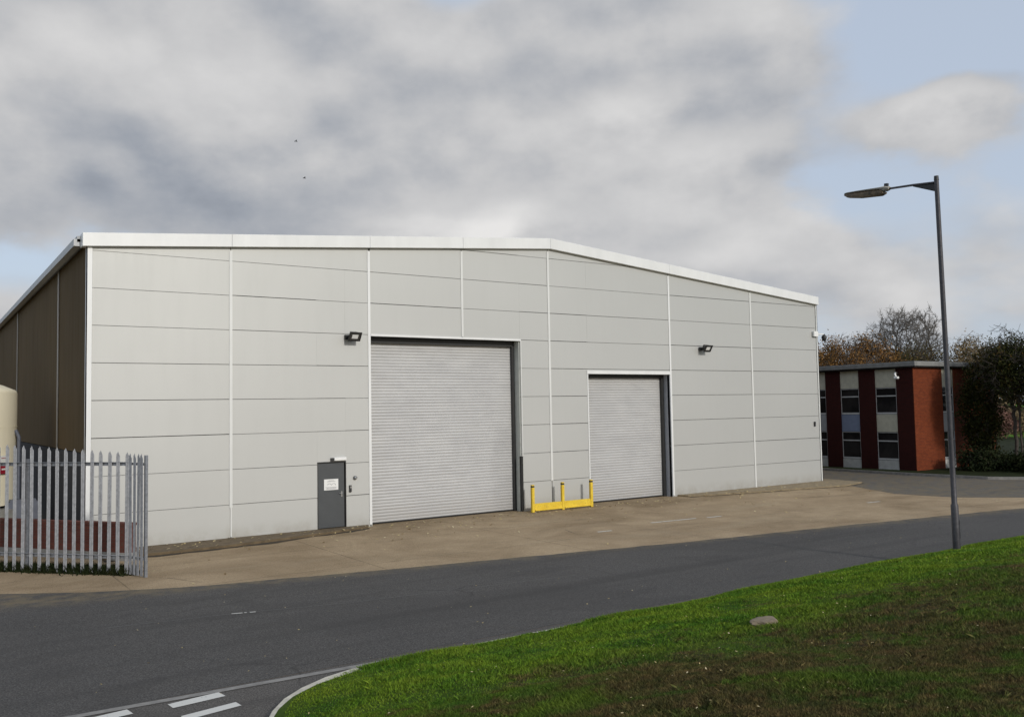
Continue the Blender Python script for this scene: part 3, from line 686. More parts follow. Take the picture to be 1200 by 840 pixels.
# fittings on the front
def floodlight(x, z, label, tilt, sc=1.0):
    e = empty('floodlight', (x, -.02, z), label, 'floodlight', 'floodlights on the warehouse front')
    T0 = Matrix.Translation((x, -.32*sc, z))@Matrix.Rotation(R(tilt), 4, 'X')@Matrix.Scale(sc, 4)
    bx_ = MB()
    pts = [(-.17, .10, -.13), (.17, .10, -.13), (.13, .22, -.07), (-.13, .22, -.07)]
    front = [(-.20, -.06, -.15), (.20, -.06, -.15), (.20, -.06, .15), (-.20, -.06, .15)]
    back = [(-.12, .14, -.08), (.12, .14, -.08), (.12, .14, .08), (-.12, .14, .08)]
    vs = [tuple(T0@Vector(p)) for p in front+back]
    bx_.add(vs, [(0, 1, 5, 4), (1, 2, 6, 5), (2, 3, 7, 6), (3, 0, 4, 7), (4, 5, 6, 7), (3, 2, 1, 0)])
    bx_.box(-.22, .22, -.085, -.055, .15, .17, T0).box(-.22, .22, -.085, -.055, -.17, -.15, T0).box(-.22, -.20, -.085, -.055, -.15, .15, T0).box(.20, .22, -.085, -.055, -.15, .15, T0)
    for k in range(5): bx_.box(-.11+.05*k, -.10+.05*k, .14, .18, -.07, .07, T0)
    bx_.build('housing', M['black'], e)
    MB().box(-.185, .185, -.066, -.061, -.135, .135, T0).build('glass', M['lamp_glass'], e)
    MB().box(-.11, .11, -.072, -.0665, -.075, .075, T0).build('reflector', M['flash'], e)
    MB().box(x-.23*sc, x-.215*sc, -.34*sc, -.05, z-.02, z+.02).box(x+.215*sc, x+.23*sc, -.34*sc, -.05, z-.02, z+.02).box(x-.23*sc, x+.23*sc, -.05, -.03, z-.02, z+.02).box(x-.22, x-.06, -.10, -.023, z-.10, z+.04).build('bracket', M['black'], e)
    return e
floodlight(7.50, 5.93, 'black floodlight with bright glass on the warehouse front, left of the large shutter', 34, .9)
floodlight(23.05, 5.92, 'black floodlight on the warehouse front, right of and above the small shutter', 34, .9)
e = empty('bulkhead_light', (7.05, -.01, 2.13), 'small white bulkhead light above the grey personnel door', 'light')
MB().box(6.90, 7.30, -.10, -.012, 2.10, 2.20).build('diffuser', M['white_plastic'], e, bevel=.015); MB().box(6.80, 6.895, -.07, -.004, 2.10, 2.19).build('housing', M['black'], e)
e = empty('alarm_sounder', (7.60, -.01, 1.55), 'small round dark sounder on the wall right of the grey door', 'sounder')
MB().tube([(7.60, -.004, 1.55), (7.60, -.07, 1.55)], .055, 14).build('body', M['black'], e); MB().tube([(7.60, -.071, 1.55), (7.60, -.10, 1.55)], [.045, .02], 14).build('cap', M['steel'], e)
e = empty('key_box', (7.44, -.01, 1.2), 'slim black key switch box beside the grey door', 'box')
MB().box(7.405, 7.475, -.06, -.004, 1.12, 1.33).build('housing', M['black'], e, bevel=.008); MB().box(7.42, 7.46, -.066, -.0605, 1.24, 1.30).build('keyhole_plate', M['steel'], e)
e = empty('wall_switch', (30.14, -.01, 2.63), 'tiny dark box low on the far right end of the warehouse front', 'switch')
MB().box(30.10, 30.19, -.06, -.004, 2.54, 2.75).build('housing', M['black'], e, bevel=.01); MB().tube([(30.145, -.061, 2.62), (30.145, -.08, 2.62)], .02, 10).build('button', M['steel'], e)
e = empty('security_camera', (30.55, -.03, 6.75), 'dome camera on a white bracket at the top right corner of the warehouse', 'camera')
MB().box(30.20, 30.50, -.14, -.034, 6.62, 6.86).box(30.50, 30.95, -.11, -.06, 6.72, 6.77).build('bracket', M['white_plastic'], e, bevel=.01)
MB().lathe((30.97, -.09, 6.42), [(.02, .0), (.07, .03), (.10, .09), (.10, .14), (.12, .15), (.12, .21), (.04, .32), (.03, .34)], 16).build('dome', M['black'], e, smooth=True, angle=40)

# ------------------------------------------------------------------ yellow barrier
e = empty('impact_barrier', (15.3, -.5, 0), 'yellow steel barrier of three posts and a low rail against the wall between the shutters', 'barrier')
for x, h in ((14.0, .93), (15.30, .945), (16.60, .955)):
    p = MB().box(x-.055, x+.055, -.555, -.445, 0, h-.07).build('post', M['yellow'], e, bevel=.012)
    MB().box(x-.048, x+.048, -.548, -.452, h-.069, h-.02).build('band', M['black'], p); MB().box(x-.055, x+.055, -.555, -.445, h-.019, h+.02).build('cap', M['yellow'], p, bevel=.012)
MB().box(14.056, 15.244, -.54, -.46, .05, .30).box(15.356, 16.544, -.54, -.46, .05, .30).box(14.056, 15.244, -.585, -.541, .05, .10).box(15.356, 16.544, -.585, -.541, .05, .10).build('rail', M['yellow'], e, bevel=.012)

# ------------------------------------------------------------------ palisade fence
A = Vector((.33, -3.93, 0)); B = Vector((-1.95, -1.38, 0)); dirf = (B-A).normalized(); nf = Vector((dirf.y, -dirf.x, 0))
if nf.y > 0: nf = -nf                  # outward, towards the road
FH = 2.86
e = empty('palisade_fence', A, 'galvanised steel palisade fence with pointed pales in front of the cream tank', 'fence')
def pale(base, t, n, h, wd=.10, nm='pale'):
    """W-section pale with a pointed, slightly splayed head"""
    xs_ = [-.5, -.30, -.12, .0, .12, .30, .5]; ds = [0.0, .016, .0, .014, .0, .016, .0]
    rr_ = random.Random(int(base.x*1000)); tilt = rr_.uniform(-.008, .008)
    tops = [h-.11, h-.05, h-.025, h, h-.025, h-.05, h-.11]
    vs = []
    for k_, (zz) in enumerate((.02, 0.0)):
        pass
    for th in (0, .004):
        for i in range(7):
            q = base+t*(xs_[i]*wd)+n*(ds[i]+th); vs.append((q.x, q.y, .03))
        for i in range(7):
            q = base+t*(xs_[i]*wd+tilt*h)+n*(ds[i]+th); vs.append((q.x, q.y, tops[i]))
    fs = []
    for s in (0, 14):
        for i in range(6): fs.append((s+i, s+i+1, s+8+i, s+7+i))
    fs += [(0, 14, 21, 7), (6, 13, 27, 20)]+[(7+i, 8+i, 22+i, 21+i) for i in range(6)]+[(i, i+1, 15+i, 14+i) for i in range(6)]
    return MB().add(vs, fs).build(nm, M['galv'], e)
Lf = 6.6; pitch = .2335
for i in range(int(Lf/pitch)):
    pale(A+dirf*(.06+pitch*i)+nf*.03, dirf, nf, 2.77+.062*pitch*i)
for z_ in (2.50, .40):
    r0 = A+dirf*-.02; r1 = A+dirf*Lf; mb = MB()
    for off, zz, tt in ((0, z_, .05),):
        ang = math.atan2(dirf.y, dirf.x); T0 = Matrix.Translation(A)@Matrix.Rotation(ang, 4, 'Z')
        mb.box(-.02, Lf, -.006, .0, z_-.042, z_+.042, T0).box(-.02, Lf, .0, .05, z_+.034, z_+.042, T0)
    mb.build('rail', M['galv'], e)
for d_ in (2.80, 5.55):
    q = A+dirf*d_-nf*.07; T0 = Matrix.Translation(q)@Matrix.Rotation(math.atan2(dirf.y, dirf.x), 4, 'Z')
    MB().box(-.05, .05, -.045, -.039, 0, 2.62, T0).box(-.004, .004, -.039, .039, 0, 2.62, T0).box(-.05, .05, .039, .045, 0, 2.62, T0).build('post', M['galv'], e)
# short return leaf at the corner, folded toward the road
t2 = Vector((.16, -1.0, 0)).normalized(); t2 = Vector((.33, -.94, 0)).normalized()
ee = e
e = empty('palisade_gate', A+Vector((.1, -.08, 0)), 'narrow folded-back palisade leaf at the right end of the steel fence', 'gate')
G0 = A+Vector((.0, -.05, 0)); n2_ = Vector((t2.y, -t2.x, 0))
for i in range(4): pale(G0+t2*(.02+.15*i), t2, n2_, 2.74)
for z_ in (2.50, .40):
    T0 = Matrix.Translation(G0)@Matrix.Rotation(math.atan2(t2.y, t2.x), 4, 'Z'); MB().box(-.02, .50, .024, .030, z_-.028, z_+.028, T0).box(-.02, .50, .030, .07, z_+.022, z_+.028, T0).build('rail', M['galv'], e)
T0 = Matrix.Translation(G0+t2*.53)@Matrix.Rotation(math.atan2(t2.y, t2.x), 4, 'Z'); MB().box(-.03, .03, .03, .09, 0, 2.70, T0).build('post', M['galv'], e)
# rough weeds at the foot of the fence
def weeds(name, line, n, h, wd, mat, label, seed, spread=.12):
    r = np.random.RandomState(seed); seg = np.array(line, float); k = r.uniform(0, len(line)-1, n); i = k.astype(int).clip(0, len(line)-2); f = (k-i)[:, None]
    p = seg[i]*(1-f)+seg[i+1]*f+r.normal(0, spread, (n, 2)); a = r.uniform(0, 6.28, n); hh = h*r.uniform(.3, 1.2, n); ww = wd*r.uniform(.6, 1.4, n)
    V_ = np.zeros((n, 3, 3)); V_[:, 0, :2] = p+np.stack([np.cos(a), np.sin(a)], -1)*ww[:, None]; V_[:, 1, :2] = p-np.stack([np.cos(a), np.sin(a)], -1)*ww[:, None]
    V_[:, 2, :2] = p+r.normal(0, .5, (n, 2))*hh[:, None]; V_[:, 2, 2] = hh
    me = bpy.data.meshes.new(name); np_mesh(me, V_.reshape(-1, 3), np.arange(n*3).reshape(-1, 3)); tag(mesh_obj(name, me, mat), label, 'weeds', kind='stuff')
P1 = A+nf*-.12; P2 = A+dirf*Lf+nf*-.12
weeds('weeds', [(P1.x, P1.y), (P2.x, P2.y)], 16000, .20, .014, M['hedge'], 'dark weeds along the foot of the steel fence', 4, .10)

# bund wall behind the fence
e = empty('brick_wall', (.72, -1.9, 0), 'low red brick bund wall behind the steel fence', 'wall')
bd = Vector((-2.52, 3.5, 0)).normalized(); bn = Vector((-bd.y, bd.x, 0)); bn = bn if bn.y > 0 else -bn
P0 = Vector((.72, -1.9, 0)); ang = math.atan2(bd.y, bd.x); T0 = Matrix.Translation(P0)@Matrix.Rotation(ang, 4, 'Z')
sgn = 1 if (Matrix.Rotation(ang, 4, 'Z')@Vector((0, 1, 0))).dot(bn) > 0 else -1
y0_, y1_ = sorted((0, .215*sgn))
MB().box(0, 6.4, y0_, y1_, -.1, .86, T0).build('wall', M['bund_brick'], e)
MB().box(-.01, 6.4, y0_-.01, y1_+.01, .862, .93, T0).build('coping', M['bund_brick'], e)
MB().box(-.012, 6.4, y0_-.02, y1_+.02, -.1, .20, T0).build('footing', M['concrete'], e)

# cream tank on its plinth
TC = (-3.0, 6.6)
e = empty('storage_tank', (TC[0], TC[1], 0), 'cream domed cylindrical tank with a red and white sign, behind the fence', 'tank')
Rt = 1.99
prof = [(Rt, 0), (Rt, 1.2), (Rt+.008, 1.2), (Rt+.008, 1.23), (Rt, 1.23), (Rt, 2.35), (Rt+.008, 2.35), (Rt+.008, 2.38), (Rt, 2.38), (Rt, 3.40), (Rt-.015, 3.46), (Rt-.06, 3.51), (Rt*.8, 3.66), (Rt*.5, 3.83), (Rt*.2, 3.89), (.05, 3.9)]
MB().lathe((TC[0], TC[1], .95), prof, 64).build('shell', M['cream_tank'], e, smooth=True, angle=30)
MB().lathe((TC[0], TC[1], -.05), [(Rt+.35, 0), (Rt+.35, .9), (Rt+.3, .91), (.1, .91), (.1, .995), (.05, .996)], 48).build('plinth', M['concrete'], e, smooth=True, angle=30)
MB().tube([(-1.02, 5.85, .0), (-1.02, 5.85, 3.0), (-1.1, 5.95, 3.2)], .055, 10).build('pipe', M['bluegrey'], e)
MB().box(-1.35, -.55, 5.1, 5.5, .0, 1.05).box(-1.3, -.6, 5.12, 5.45, 1.05, 1.12).build('valve_box', M['bluegrey'], e)
ph = R(-41)
c_ = Vector((TC[0]+(Rt+.06)*math.cos(ph), TC[1]+(Rt+.06)*math.sin(ph), 2.2)); T0 = Matrix.Translation(c_)@Matrix.Rotation(ph+math.pi/2, 4, 'Z')
sg = MB(); sg.cur = 0; sg.box(-.20, .20, -.012, .0, -.02, .26, T0); sg.cur = 1; sg.box(-.20, .20, -.012, .0, -.28, -.021, T0); sg.cur = 0; sg.box(-.12, .13, -.016, -.0125, -.17, -.12, T0)
sg.cur = 1; sg.box(-.14, .14, -.016, -.0125, .18, .20, T0)
sg.build('sign', [M['paper'], M['red_sign']], e)

# ------------------------------------------------------------------ street lamp
base = Vector((14.80, -15.03, float(bankz(np.array([14.8]), np.array([-15.03]))[0])-.05)); top = Vector((14.33, -15.22, 8.40))
e = empty('street_lamp', base, 'tall grey steel street lamp leaning slightly at the edge of the grass bank', 'street lamp')
ax = (top-base)
def at(t): return base+ax*t
MB().tube([base, at(.125), at(.13), at(.30), at(.6), at(.995)], [.080, .077, .058, .055, .052, .047], 16).build('pole', M['pole'], e, smooth=True, angle=40)
MB().box(-.035, .035, -.083, -.070, .30, .70, Matrix.Translation(base+Vector((-.03, -.01, 0)))@Matrix.Rotation(R(35), 4, 'Z')).build('access_door', M['pole'], e)
MB().tube([at(.99), at(1.002)], [.052, .045], 16).build('cap', M['black'], e)
tp = Vector((14.345, -15.21, 8.27))
arm = [Vector((14.345, -15.17, 8.28)), Vector((14.34, -14.7, 8.335)), Vector((14.335, -14.05, 8.385))]
MB().tube(arm, [.030, .026, .024], 10).build('arm', M['pole'], e, smooth=True)
MB().prism([(-15.17, 8.29), (-14.68, 8.325), (-14.68, 8.30), (-15.17, 8.09)], 'x', 14.335, 14.352).build('gusset', M['black'], e)
hd = empty('x', (0, 0, 0), None, None); bpy.data.objects.remove(hd)
T0 = Matrix.Translation((14.33, -14.10, 8.385))@Matrix.Rotation(R(5), 4, 'X')
def lofts(secs, T):
    """secs: (y, half width, z bottom, z top)"""
    mb = MB(); vs = []
    for (y_, hw, zb, zt) in secs:
        for (a, b) in ((-.8, 0), (-1, .35), (-1, .75), (-.6, 1), (.6, 1), (1, .75), (1, .35), (.8, 0)): vs.append(tuple(T@Vector((a*hw, y_, zb+(zt-zb)*b))))
    fs = [tuple(range(8))[::-1], tuple(range(8*(len(secs)-1), 8*len(secs)))]
    for i in range(len(secs)-1):
        for k in range(8): fs.append((i*8+k, i*8+(k+1) % 8, (i+1)*8+(k+1) % 8, (i+1)*8+k))
    return mb.add(vs, fs)
hsg = lofts([(-.02, .05, -.03, .045), (.08, .09, -.05, .06), (.20, .085, .0, .05), (.7, .085, .012, .045), (1.02, .07, .012, .038), (1.12, .04, .012, .03)], T0).build('lantern', M['lantern'], e, smooth=True, angle=45)
lofts([(.10, .10, -.10, -.052), (.18, .088, -.14, -.002), (.70, .088, -.13, .01), (1.02, .072, -.09, .011), (1.13, .03, -.03, .012)], T0).build('bowl', M['bowl'], hsg, smooth=True, angle=45)
MB().box(-.03, .03, .02, .10, .061, .12, T0).build('photocell', M['black'], hsg)

# ------------------------------------------------------------------ red brick office building
rb = empty('office_building', (38, -.1, 0), 'two storey flat-roofed red brick office block beyond the right end of the warehouse', 'building')
X0, Y0, ZT, X1, Y1 = 38.0, -.10, 5.30, 45.75, 20.0
# -X face: piers and recessed window strips; -Y face likewise
bays = [(.854, 2.064), (3.02, 4.17), (5.09, 6.24), (7.25, 8.40), (9.4, 10.55), (11.55, 12.7), (13.7, 14.85), (15.85, 17.0)]
mb = MB(); yy = Y0+.03
for (a, b) in bays: mb.box(X0, X0+.3, yy, a, -.1, ZT); yy = b
mb.box(X0, X0+.3, yy, Y1, -.1, ZT); mb.build('wall', M['brick_shaded'], rb)['label'] = 'red brick piers with shade painted into the brick'
fb = [(40.62, 41.74)]
mb = MB(); xx = X0
for (a, b) in fb: mb.box(xx, a, Y0, Y0+.3 if xx > X0 else Y0+.029, -.1, ZT) if xx == X0 else mb.box(xx, b if False else a, Y0, Y0+.3, -.1, ZT); xx = b
mb.box(xx, X1, Y0, Y0+.3, -.1, ZT); mb.build('wall', M['brick'], rb)['label'] = 'orange red brick end wall'
mb = MB().box(X1-.3, X1, Y0+.301, Y1, -.1, ZT).box(X0+.301, X1-.301, Y1-.3, Y1, -.1, ZT); mb.build('wall', M['brick_shaded'], rb)
mb = MB().box(X0+.45, X0+.5, Y0+.5, Y1-.4, -.1, ZT).box(X0+.5, X1-.4, Y0+.5, Y0+.55, -.1, ZT).build('inner_wall', M['black'], rb)
o = MB().box(X0-.22, X1+.22, Y0-.22, Y1+.2, ZT+.002, ZT+.06).build('soffit', M['black'], rb)
o = MB().box(X0-.30, X1+.3, Y0-.30, Y1+.2, ZT+.06, ZT+.28).build('fascia', M['fascia'], rb, bevel=.01)
o = MB().box(X0-.26, X1+.26, Y0-.26, Y1+.16, ZT+.281, ZT+.31).build('roof', M['felt'], rb)
def wstrip(face, a, b, mid):
    """one window strip, ground to eaves: infill panels, two windows, frames"""
    def bx(mbb, u0, u1, d0, d1, z0, z1):
        if face == 'L': mbb.box(X0+d0, X0+d1, u0, u1, z0, z1)
        else: mbb.box(u0, u1, Y0+d0, Y0+d1, z0, z1)
    def one(name, mat, d0, d1, z0, z1, par, u0=a+.002, u1=b-.002):
        q = MB(); bx(q, u0, u1, d0, d1, z0, z1); return q.build(name, mat, par)
    one('infill_panel', M['cream_panel'], .05, .12, 4.33, ZT-.04, rb); one('infill_panel', M[mid], .05, .12, 2.03, 2.93, rb); one('infill_panel', M['white_panel'], .05, .12, -.1, .56, rb)
    for z0, z1, zt in ((2.95, 4.31, 3.89), (.58, 2.01, 1.56)):
        wn = MB(); jw = .045
        bx(wn, a+.003, a+jw*1.3, .06, .13, z0, z1); bx(wn, b-.02, b-.003, .06, .13, z0, z1); bx(wn, a+jw*1.3, b-.02, .05, .13, z0, z0+.09); bx(wn, a+jw*1.3, b-.02, .07, .13, zt-.03, zt+.03); bx(wn, a+jw*1.3, b-.02, .07, .13, z1-.03, z1)
        wn = wn.build('window', M['frame'], rb)
        q = MB(); bx(q, a+jw*1.3, b-.02, .10, .11, z0+.09, zt-.03); bx(q, a+jw*1.3, b-.02, .10, .11, zt+.03, z1-.03); q.build('pane', M['glass'], wn)
for i, (a, b) in enumerate(bays): wstrip('L', a, b, ['cream_panel', 'blue_panel', 'grey_panel', 'cream_panel', 'blue_panel', 'grey_panel', 'cream_panel', 'grey_panel'][i])
for a, b in fb: wstrip('R', a, b, 'grey_panel')
e = empty('security_light', (38, .62, 4.9), 'small white curved security light on the shaded brick pier near the corner', 'light')
MB().tube([(37.99, .72, 5.02), (37.75, .70, 5.06), (37.55, .60, 4.98), (37.50, .52, 4.85)], [.03, .04, .05, .045], 10).build('arm', M['white_plastic'], e, smooth=True)
MB().box(37.44, 37.60, .40, .62, 4.74, 4.86).build('head', M['white_plastic'], e, bevel=.02)

# ------------------------------------------------------------------ trees and shrubs
def tree_skel(seed, base, fork, c, rad, n_att=500, step=.28, r_tip=.011, r_max=.3, twig=2, twl=.35, hollow=.45, infl=2.2):
    """grow limbs towards points spread through a crown envelope; returns segments (p0,p1,r0,r1), one connected tree"""
    r = np.random.RandomState(seed); c = np.array(c, float); rad = np.array(rad, float)
    u = r.normal(0, 1, (n_att, 3)); u /= np.linalg.norm(u, axis=1)[:, None]; q = hollow+(1-hollow)*r.uniform(0, 1, n_att)**.6
    lump = 1+.16*np.sin(u[:, 0]*5+seed)*np.cos(u[:, 2]*6+seed*2)+.10*np.sin(u[:, 1]*9)
    att = c+u*q[:, None]*lump[:, None]*rad; att = att[att[:, 2] > fork]
    pos = [np.array(base, float)]; par = [-1]
    top = np.array([base[0]+(c[0]-base[0])*.4, base[1]+(c[1]-base[1])*.4, fork]); n = max(2, int((fork-base[2])/step))
    for k in range(1, n+1): pos.append(pos[0]+(top-pos[0])*k/n+r.normal(0, .02, 3)*[1, 1, 0]); par.append(k-1)
    infl2 = infl
    for it in range(90):
        if not len(att): break
        P_ = np.array(pos); d = np.linalg.norm(att[:, None]-P_[None], axis=2); near = d.argmin(1); dm = d.min(1)
        lim = infl2 if it > 4 else 99
        new = {}
        for a, nn, dd in zip(att, near, dm):
            if dd < lim or it < 6: new.setdefault(nn, []).append((a-P_[nn])/(dd+1e-6))
        if not new: infl2 *= 1.3; continue
        grown = 0
        for nn, vs in new.items():
            v = np.mean(vs, 0)+r.normal(0, .18, 3)+[0, 0, .06]; v /= np.linalg.norm(v)+1e-6; q = P_[nn]+v*step
            if np.min(np.linalg.norm(P_-q, axis=1)) < step*.35: continue
            pos.append(q); par.append(nn); grown += 1
        att = att[dm > step*1.15]
        if not grown: infl2 *= 1.3
    P_ = np.array(pos); n0 = len(pos); kids = [0]*n0; w_ = np.zeros(n0)
    for i in range(n0-1, 0, -1):
        if w_[i] == 0: w_[i] = 1
        w_[par[i]] += w_[i]
    rr_ = np.minimum(r_tip*np.maximum(w_, 1)**.46, r_max)
    segs = [(Vector(P_[par[i]]), Vector(P_[i]), min(rr_[par[i]], rr_[i]*1.5), rr_[i]) for i in range(1, n0)]
    for i in range(n+1, n0):
        if w_[i] < 14:
            for k in range(twig):
                v = (P_[i]-P_[par[i]])/step*.7+r.normal(0, .55, 3)+[0, 0, .15]; v /= np.linalg.norm(v); a = P_[i]; b = a+v*twl*r.uniform(.5, 1.2); m2_ = (a+b)/2+r.normal(0, .03, 3)
                segs += [(Vector(a), Vector(m2_), r_tip*.8, r_tip*.7), (Vector(m2_), Vector(b), r_tip*.7, r_tip*.45)]
    return segs, None
def skel_mesh(name, segs, mat, parent, minr=.012):
    n = len(segs); P0_ = np.array([s[0][:] for s in segs]); P1_ = np.array([s[1][:] for s in segs]); ra = np.maximum([s[2] for s in segs], minr); rb_ = np.maximum([s[3] for s in segs], minr*.8)
    d = P1_-P0_; d /= np.linalg.norm(d, axis=1)[:, None]+1e-9; ref = np.where(np.abs(d[:, 2:3]) > .9, [[1., 0, 0]], [[0, 0, 1.]]); a = np.cross(d, ref); a /= np.linalg.norm(a, axis=1)[:, None]; c = np.cross(d, a)
    K = 5; V_ = np.empty((n, 2*K, 3)); fs = []
    for k in range(K):
        o = a*math.cos(6.2832*k/K)+c*math.sin(6.2832*k/K); V_[:, k] = P0_+o*ra[:, None]; V_[:, K+k] = P1_+o*rb_[:, None]
    b_ = np.arange(n)*2*K
    Fq = np.concatenate([np.stack([b_+k, b_+(k+1) % K, b_+K+(k+1) % K, b_+K+k], -1) for k in range(K)])
    me = bpy.data.meshes.new(name); np_mesh(me, V_.reshape(-1, 3), Fq); return mesh_obj(name, me, mat, parent, smooth=True)
def leaf_mesh(name, pts, size, mat, parent, seed, per, jit):
    r = np.random.RandomState(seed); p = np.repeat(np.array(pts), per, 0); n = len(p); p = p+r.normal(0, jit, (n, 3))
    a = r.normal(0, 1, (n, 3)); a /= np.linalg.norm(a, axis=1)[:, None]; b_ = r.normal(0, 1, (n, 3)); b_ -= a*(a*b_).sum(1)[:, None]; b_ /= np.linalg.norm(b_, axis=1)[:, None]
    s = size*r.uniform(.5, 1.3, n)[:, None]; V_ = np.stack([p-a*s, p+b_*s*.45, p+a*s, p-b_*s*.45], 1)
    me = bpy.data.meshes.new(name); np_mesh(me, V_.reshape(-1, 3), np.arange(n*4).reshape(-1, 4)); return mesh_obj(name, me, mat, parent)
def inside(pts, c, rad): return [p for p in pts if ((p[0]-c[0])/rad[0])**2+((p[1]-c[1])/rad[1])**2+((p[2]-c[2])/rad[2])**2 < 1]
def clump_pts(rg, c, rad, n, holes=7, zmin=None):
    """irregular crown: overlapping clumps over an ellipsoid, more near the outside, with voids"""
    cl = []
    for _ in range(n):
        while True:
            v = Vector((rg.gauss(0, 1), rg.gauss(0, 1), rg.gauss(0, 1))).normalized()*rg.uniform(.35, 1.0)**.6
            if v.z > -.75: break
        cl.append((c[0]+v.x*rad[0], c[1]+v.y*rad[1], c[2]+v.z*rad[2]))
    return cl
def leafy(name, pos, top, rad, mat, label, cat, seed, leaf=.16, nclump=60, per=70, jit=.30, group=None, bot=None, twigs=True, h_tr=.3, lean=(0, 0)):
    rg = random.Random(seed); e = empty(name, (pos[0], pos[1], 0), label, cat, group)
    cz = top-rad[2]*.92; c = (pos[0]+lean[0]*top*.5, pos[1]+lean[1]*top*.5, cz)
    segs, _ = tree_skel(seed, (pos[0], pos[1], 0), max(.6, cz-rad[2]*.75), c, (rad[0]*1.05, rad[1]*1.05, rad[2]*1.06), 220, .30, .009, .12, 2 if twigs else 0, .4)
    skel_mesh('trunk', segs, M['bark'], e, .007)
    cl = clump_pts(rg, c, rad, nclump)
    leaf_mesh('crown', cl, leaf, M[mat], e, seed, per, jit)
    return e
# bare tree
def bare(pos, fork, c, rad, seed, label, n_att=900, r_tip=.012, grp=None, step=.24, twl=.35, twig=3, bark='bark'):
    e = empty('bare_tree', (pos[0], pos[1], 0), label, 'tree', grp)
    segs, _ = tree_skel(seed, (pos[0], pos[1], 0), fork, c, rad, n_att, step, r_tip, .28, twig, twl)
    thick = r_tip*4.0
    skel_mesh('trunk', [q for q in segs if q[3] > thick], M[bark], e, .008); skel_mesh('crown', [q for q in segs if q[3] <= thick], M[bark], e, .005)
    return e
bare((61.0, 14.6), 5.2, (61.2, 14.4, 8.0), (2.9, 2.9, 2.9), 21, 'tall leafless tree with a rounded open crown above the red brick building', 1500, .0125, twl=.42, twig=4, bark='bark_grey')
GRP = 'autumn trees behind the brick building'
leafy('autumn_tree', (48.6, 12.2), 7.5, (2.0, 2.0, 2.9), 'russet', 'russet autumn tree just right of the warehouse corner, behind the brick building', 'tree', 31, .085, 140, 130, .36, GRP)
leafy('autumn_tree', (52.2, 12.0), 7.7, (2.4, 2.4, 2.9), 'russet', 'broad orange brown tree behind the brick building, left of the leafless tree', 'tree', 32, .085, 180, 130, .38, GRP)
leafy('autumn_tree', (58.0, 12.2), 7.2, (2.9, 2.6, 2.9), 'olive', 'dark olive tree under the crown of the tall leafless tree', 'tree', 33, .085, 200, 130, .38, GRP)
leafy('autumn_tree', (53.6, 9.6), 6.8, (1.5, 1.5, 2.6), 'olive', 'small dark olive tree below and left of the tall leafless tree', 'tree', 34, .085, 70, 110, .34, GRP)
leafy('autumn_tree', (57.0, 9.6), 7.0, (1.7, 1.6, 2.8), 'olive', 'dull green brown tree behind the roof, just left of the lamp post', 'tree', 37, .085, 60, 90, .36, GRP)
leafy('autumn_tree', (59.4, 8.6), 8.1, (1.15, 1.15, 2.8), 'tanleaf', 'feathery tan tree just right of the lamp post', 'tree', 35, .08, 70, 110, .30, GRP)
leafy('autumn_tree', (55.2, 5.4), 7.2, (1.3, 1.3, 2.6), 'tanleaf', 'thin brownish tree over the right end of the brick building', 'tree', 36, .08, 40, 90, .34, GRP)
bare((55.5, 10.4), 4.0, (55.5, 10.4, 6.3), (1.4, 1.4, 2.1), 41, 'sparse leafless tree behind the roof, right of the tall leafless tree', 260, .010)
bare((48.7, 11.0), 4.0, (48.7, 11.0, 6.0), (1.8, 1.8, 2.2), 42, 'thin leafless twigs rising out of the russet tree by the warehouse corner', 300, .010)
bare((51.9, 11.6), 4.0, (51.9, 11.6, 6.0), (1.9, 1.9, 2.25), 46, 'thin leafless twigs rising out of the broad orange brown tree', 300, .010)
# large dark trees at the right, in front of the office end wall
bare((41.5, -3.2), 2.6, (41.5, -3.4, 5.1), (1.7, 1.7, 1.9), 43, 'leafless branches reaching out of the top of the dark evergreen at the right', 420, .010)
leafy('evergreen_tree', (41.3, -3.6), 6.4, (1.45, 1.4, 1.55), 'dark', 'large dark bushy tree hiding the right end of the brick building', 'tree', 51, .075, 130, 95, .27, lean=(.02, .02))
leafy('evergreen_tree', (41.9, -5.4), 6.5, (1.9, 1.5, 2.0), 'dark', 'dark bushy tree at the right edge of the picture', 'tree', 52, .075, 170, 100, .27)
leafy('evergreen_tree', (41.9, -1.35), 5.2, (.75, .8, 2.5), 'dark', 'dark narrow tree pressed against the brick end wall', 'tree', 53, .08, 110, 110, .20)
leafy('evergreen_tree', (43.0, -1.5), 6.3, (1.2, .9, 1.3), 'olive', 'brownish green tree top over the right end of the flat roof', 'tree', 54, .08, 60, 90, .30)
for i, (x, y, rx, rz, lb) in enumerate([(40.3, -2.1, 1.1, .55, 'low dark shrub against the end wall of the brick building'), (41.6, -3.4, 1.1, .38, 'low dark shrub right of the brick wall under the big tree'), (40.9, -4.9, 1.2, .4, 'low dark shrub at the right edge beside the track')]):
    rg = random.Random(60+i); e = empty('shrub', (x, y, .1), lb, 'shrub', 'low shrubs beside the track')
    cl = clump_pts(rg, (x, y, .1+rz*.8), (rx, rx*.8, rz), 60); leaf_mesh('foliage', cl, .08, M['hedge'], e, 70+i, 70, .17)
    skel_mesh('stem', tree_skel(60+i, (x, y, .05), .12, (x, y, .1+rz*.8), (rx, rx*.8, rz), 120, .12, .004, .03, 1, .1)[0], M['bark'], e, .003)
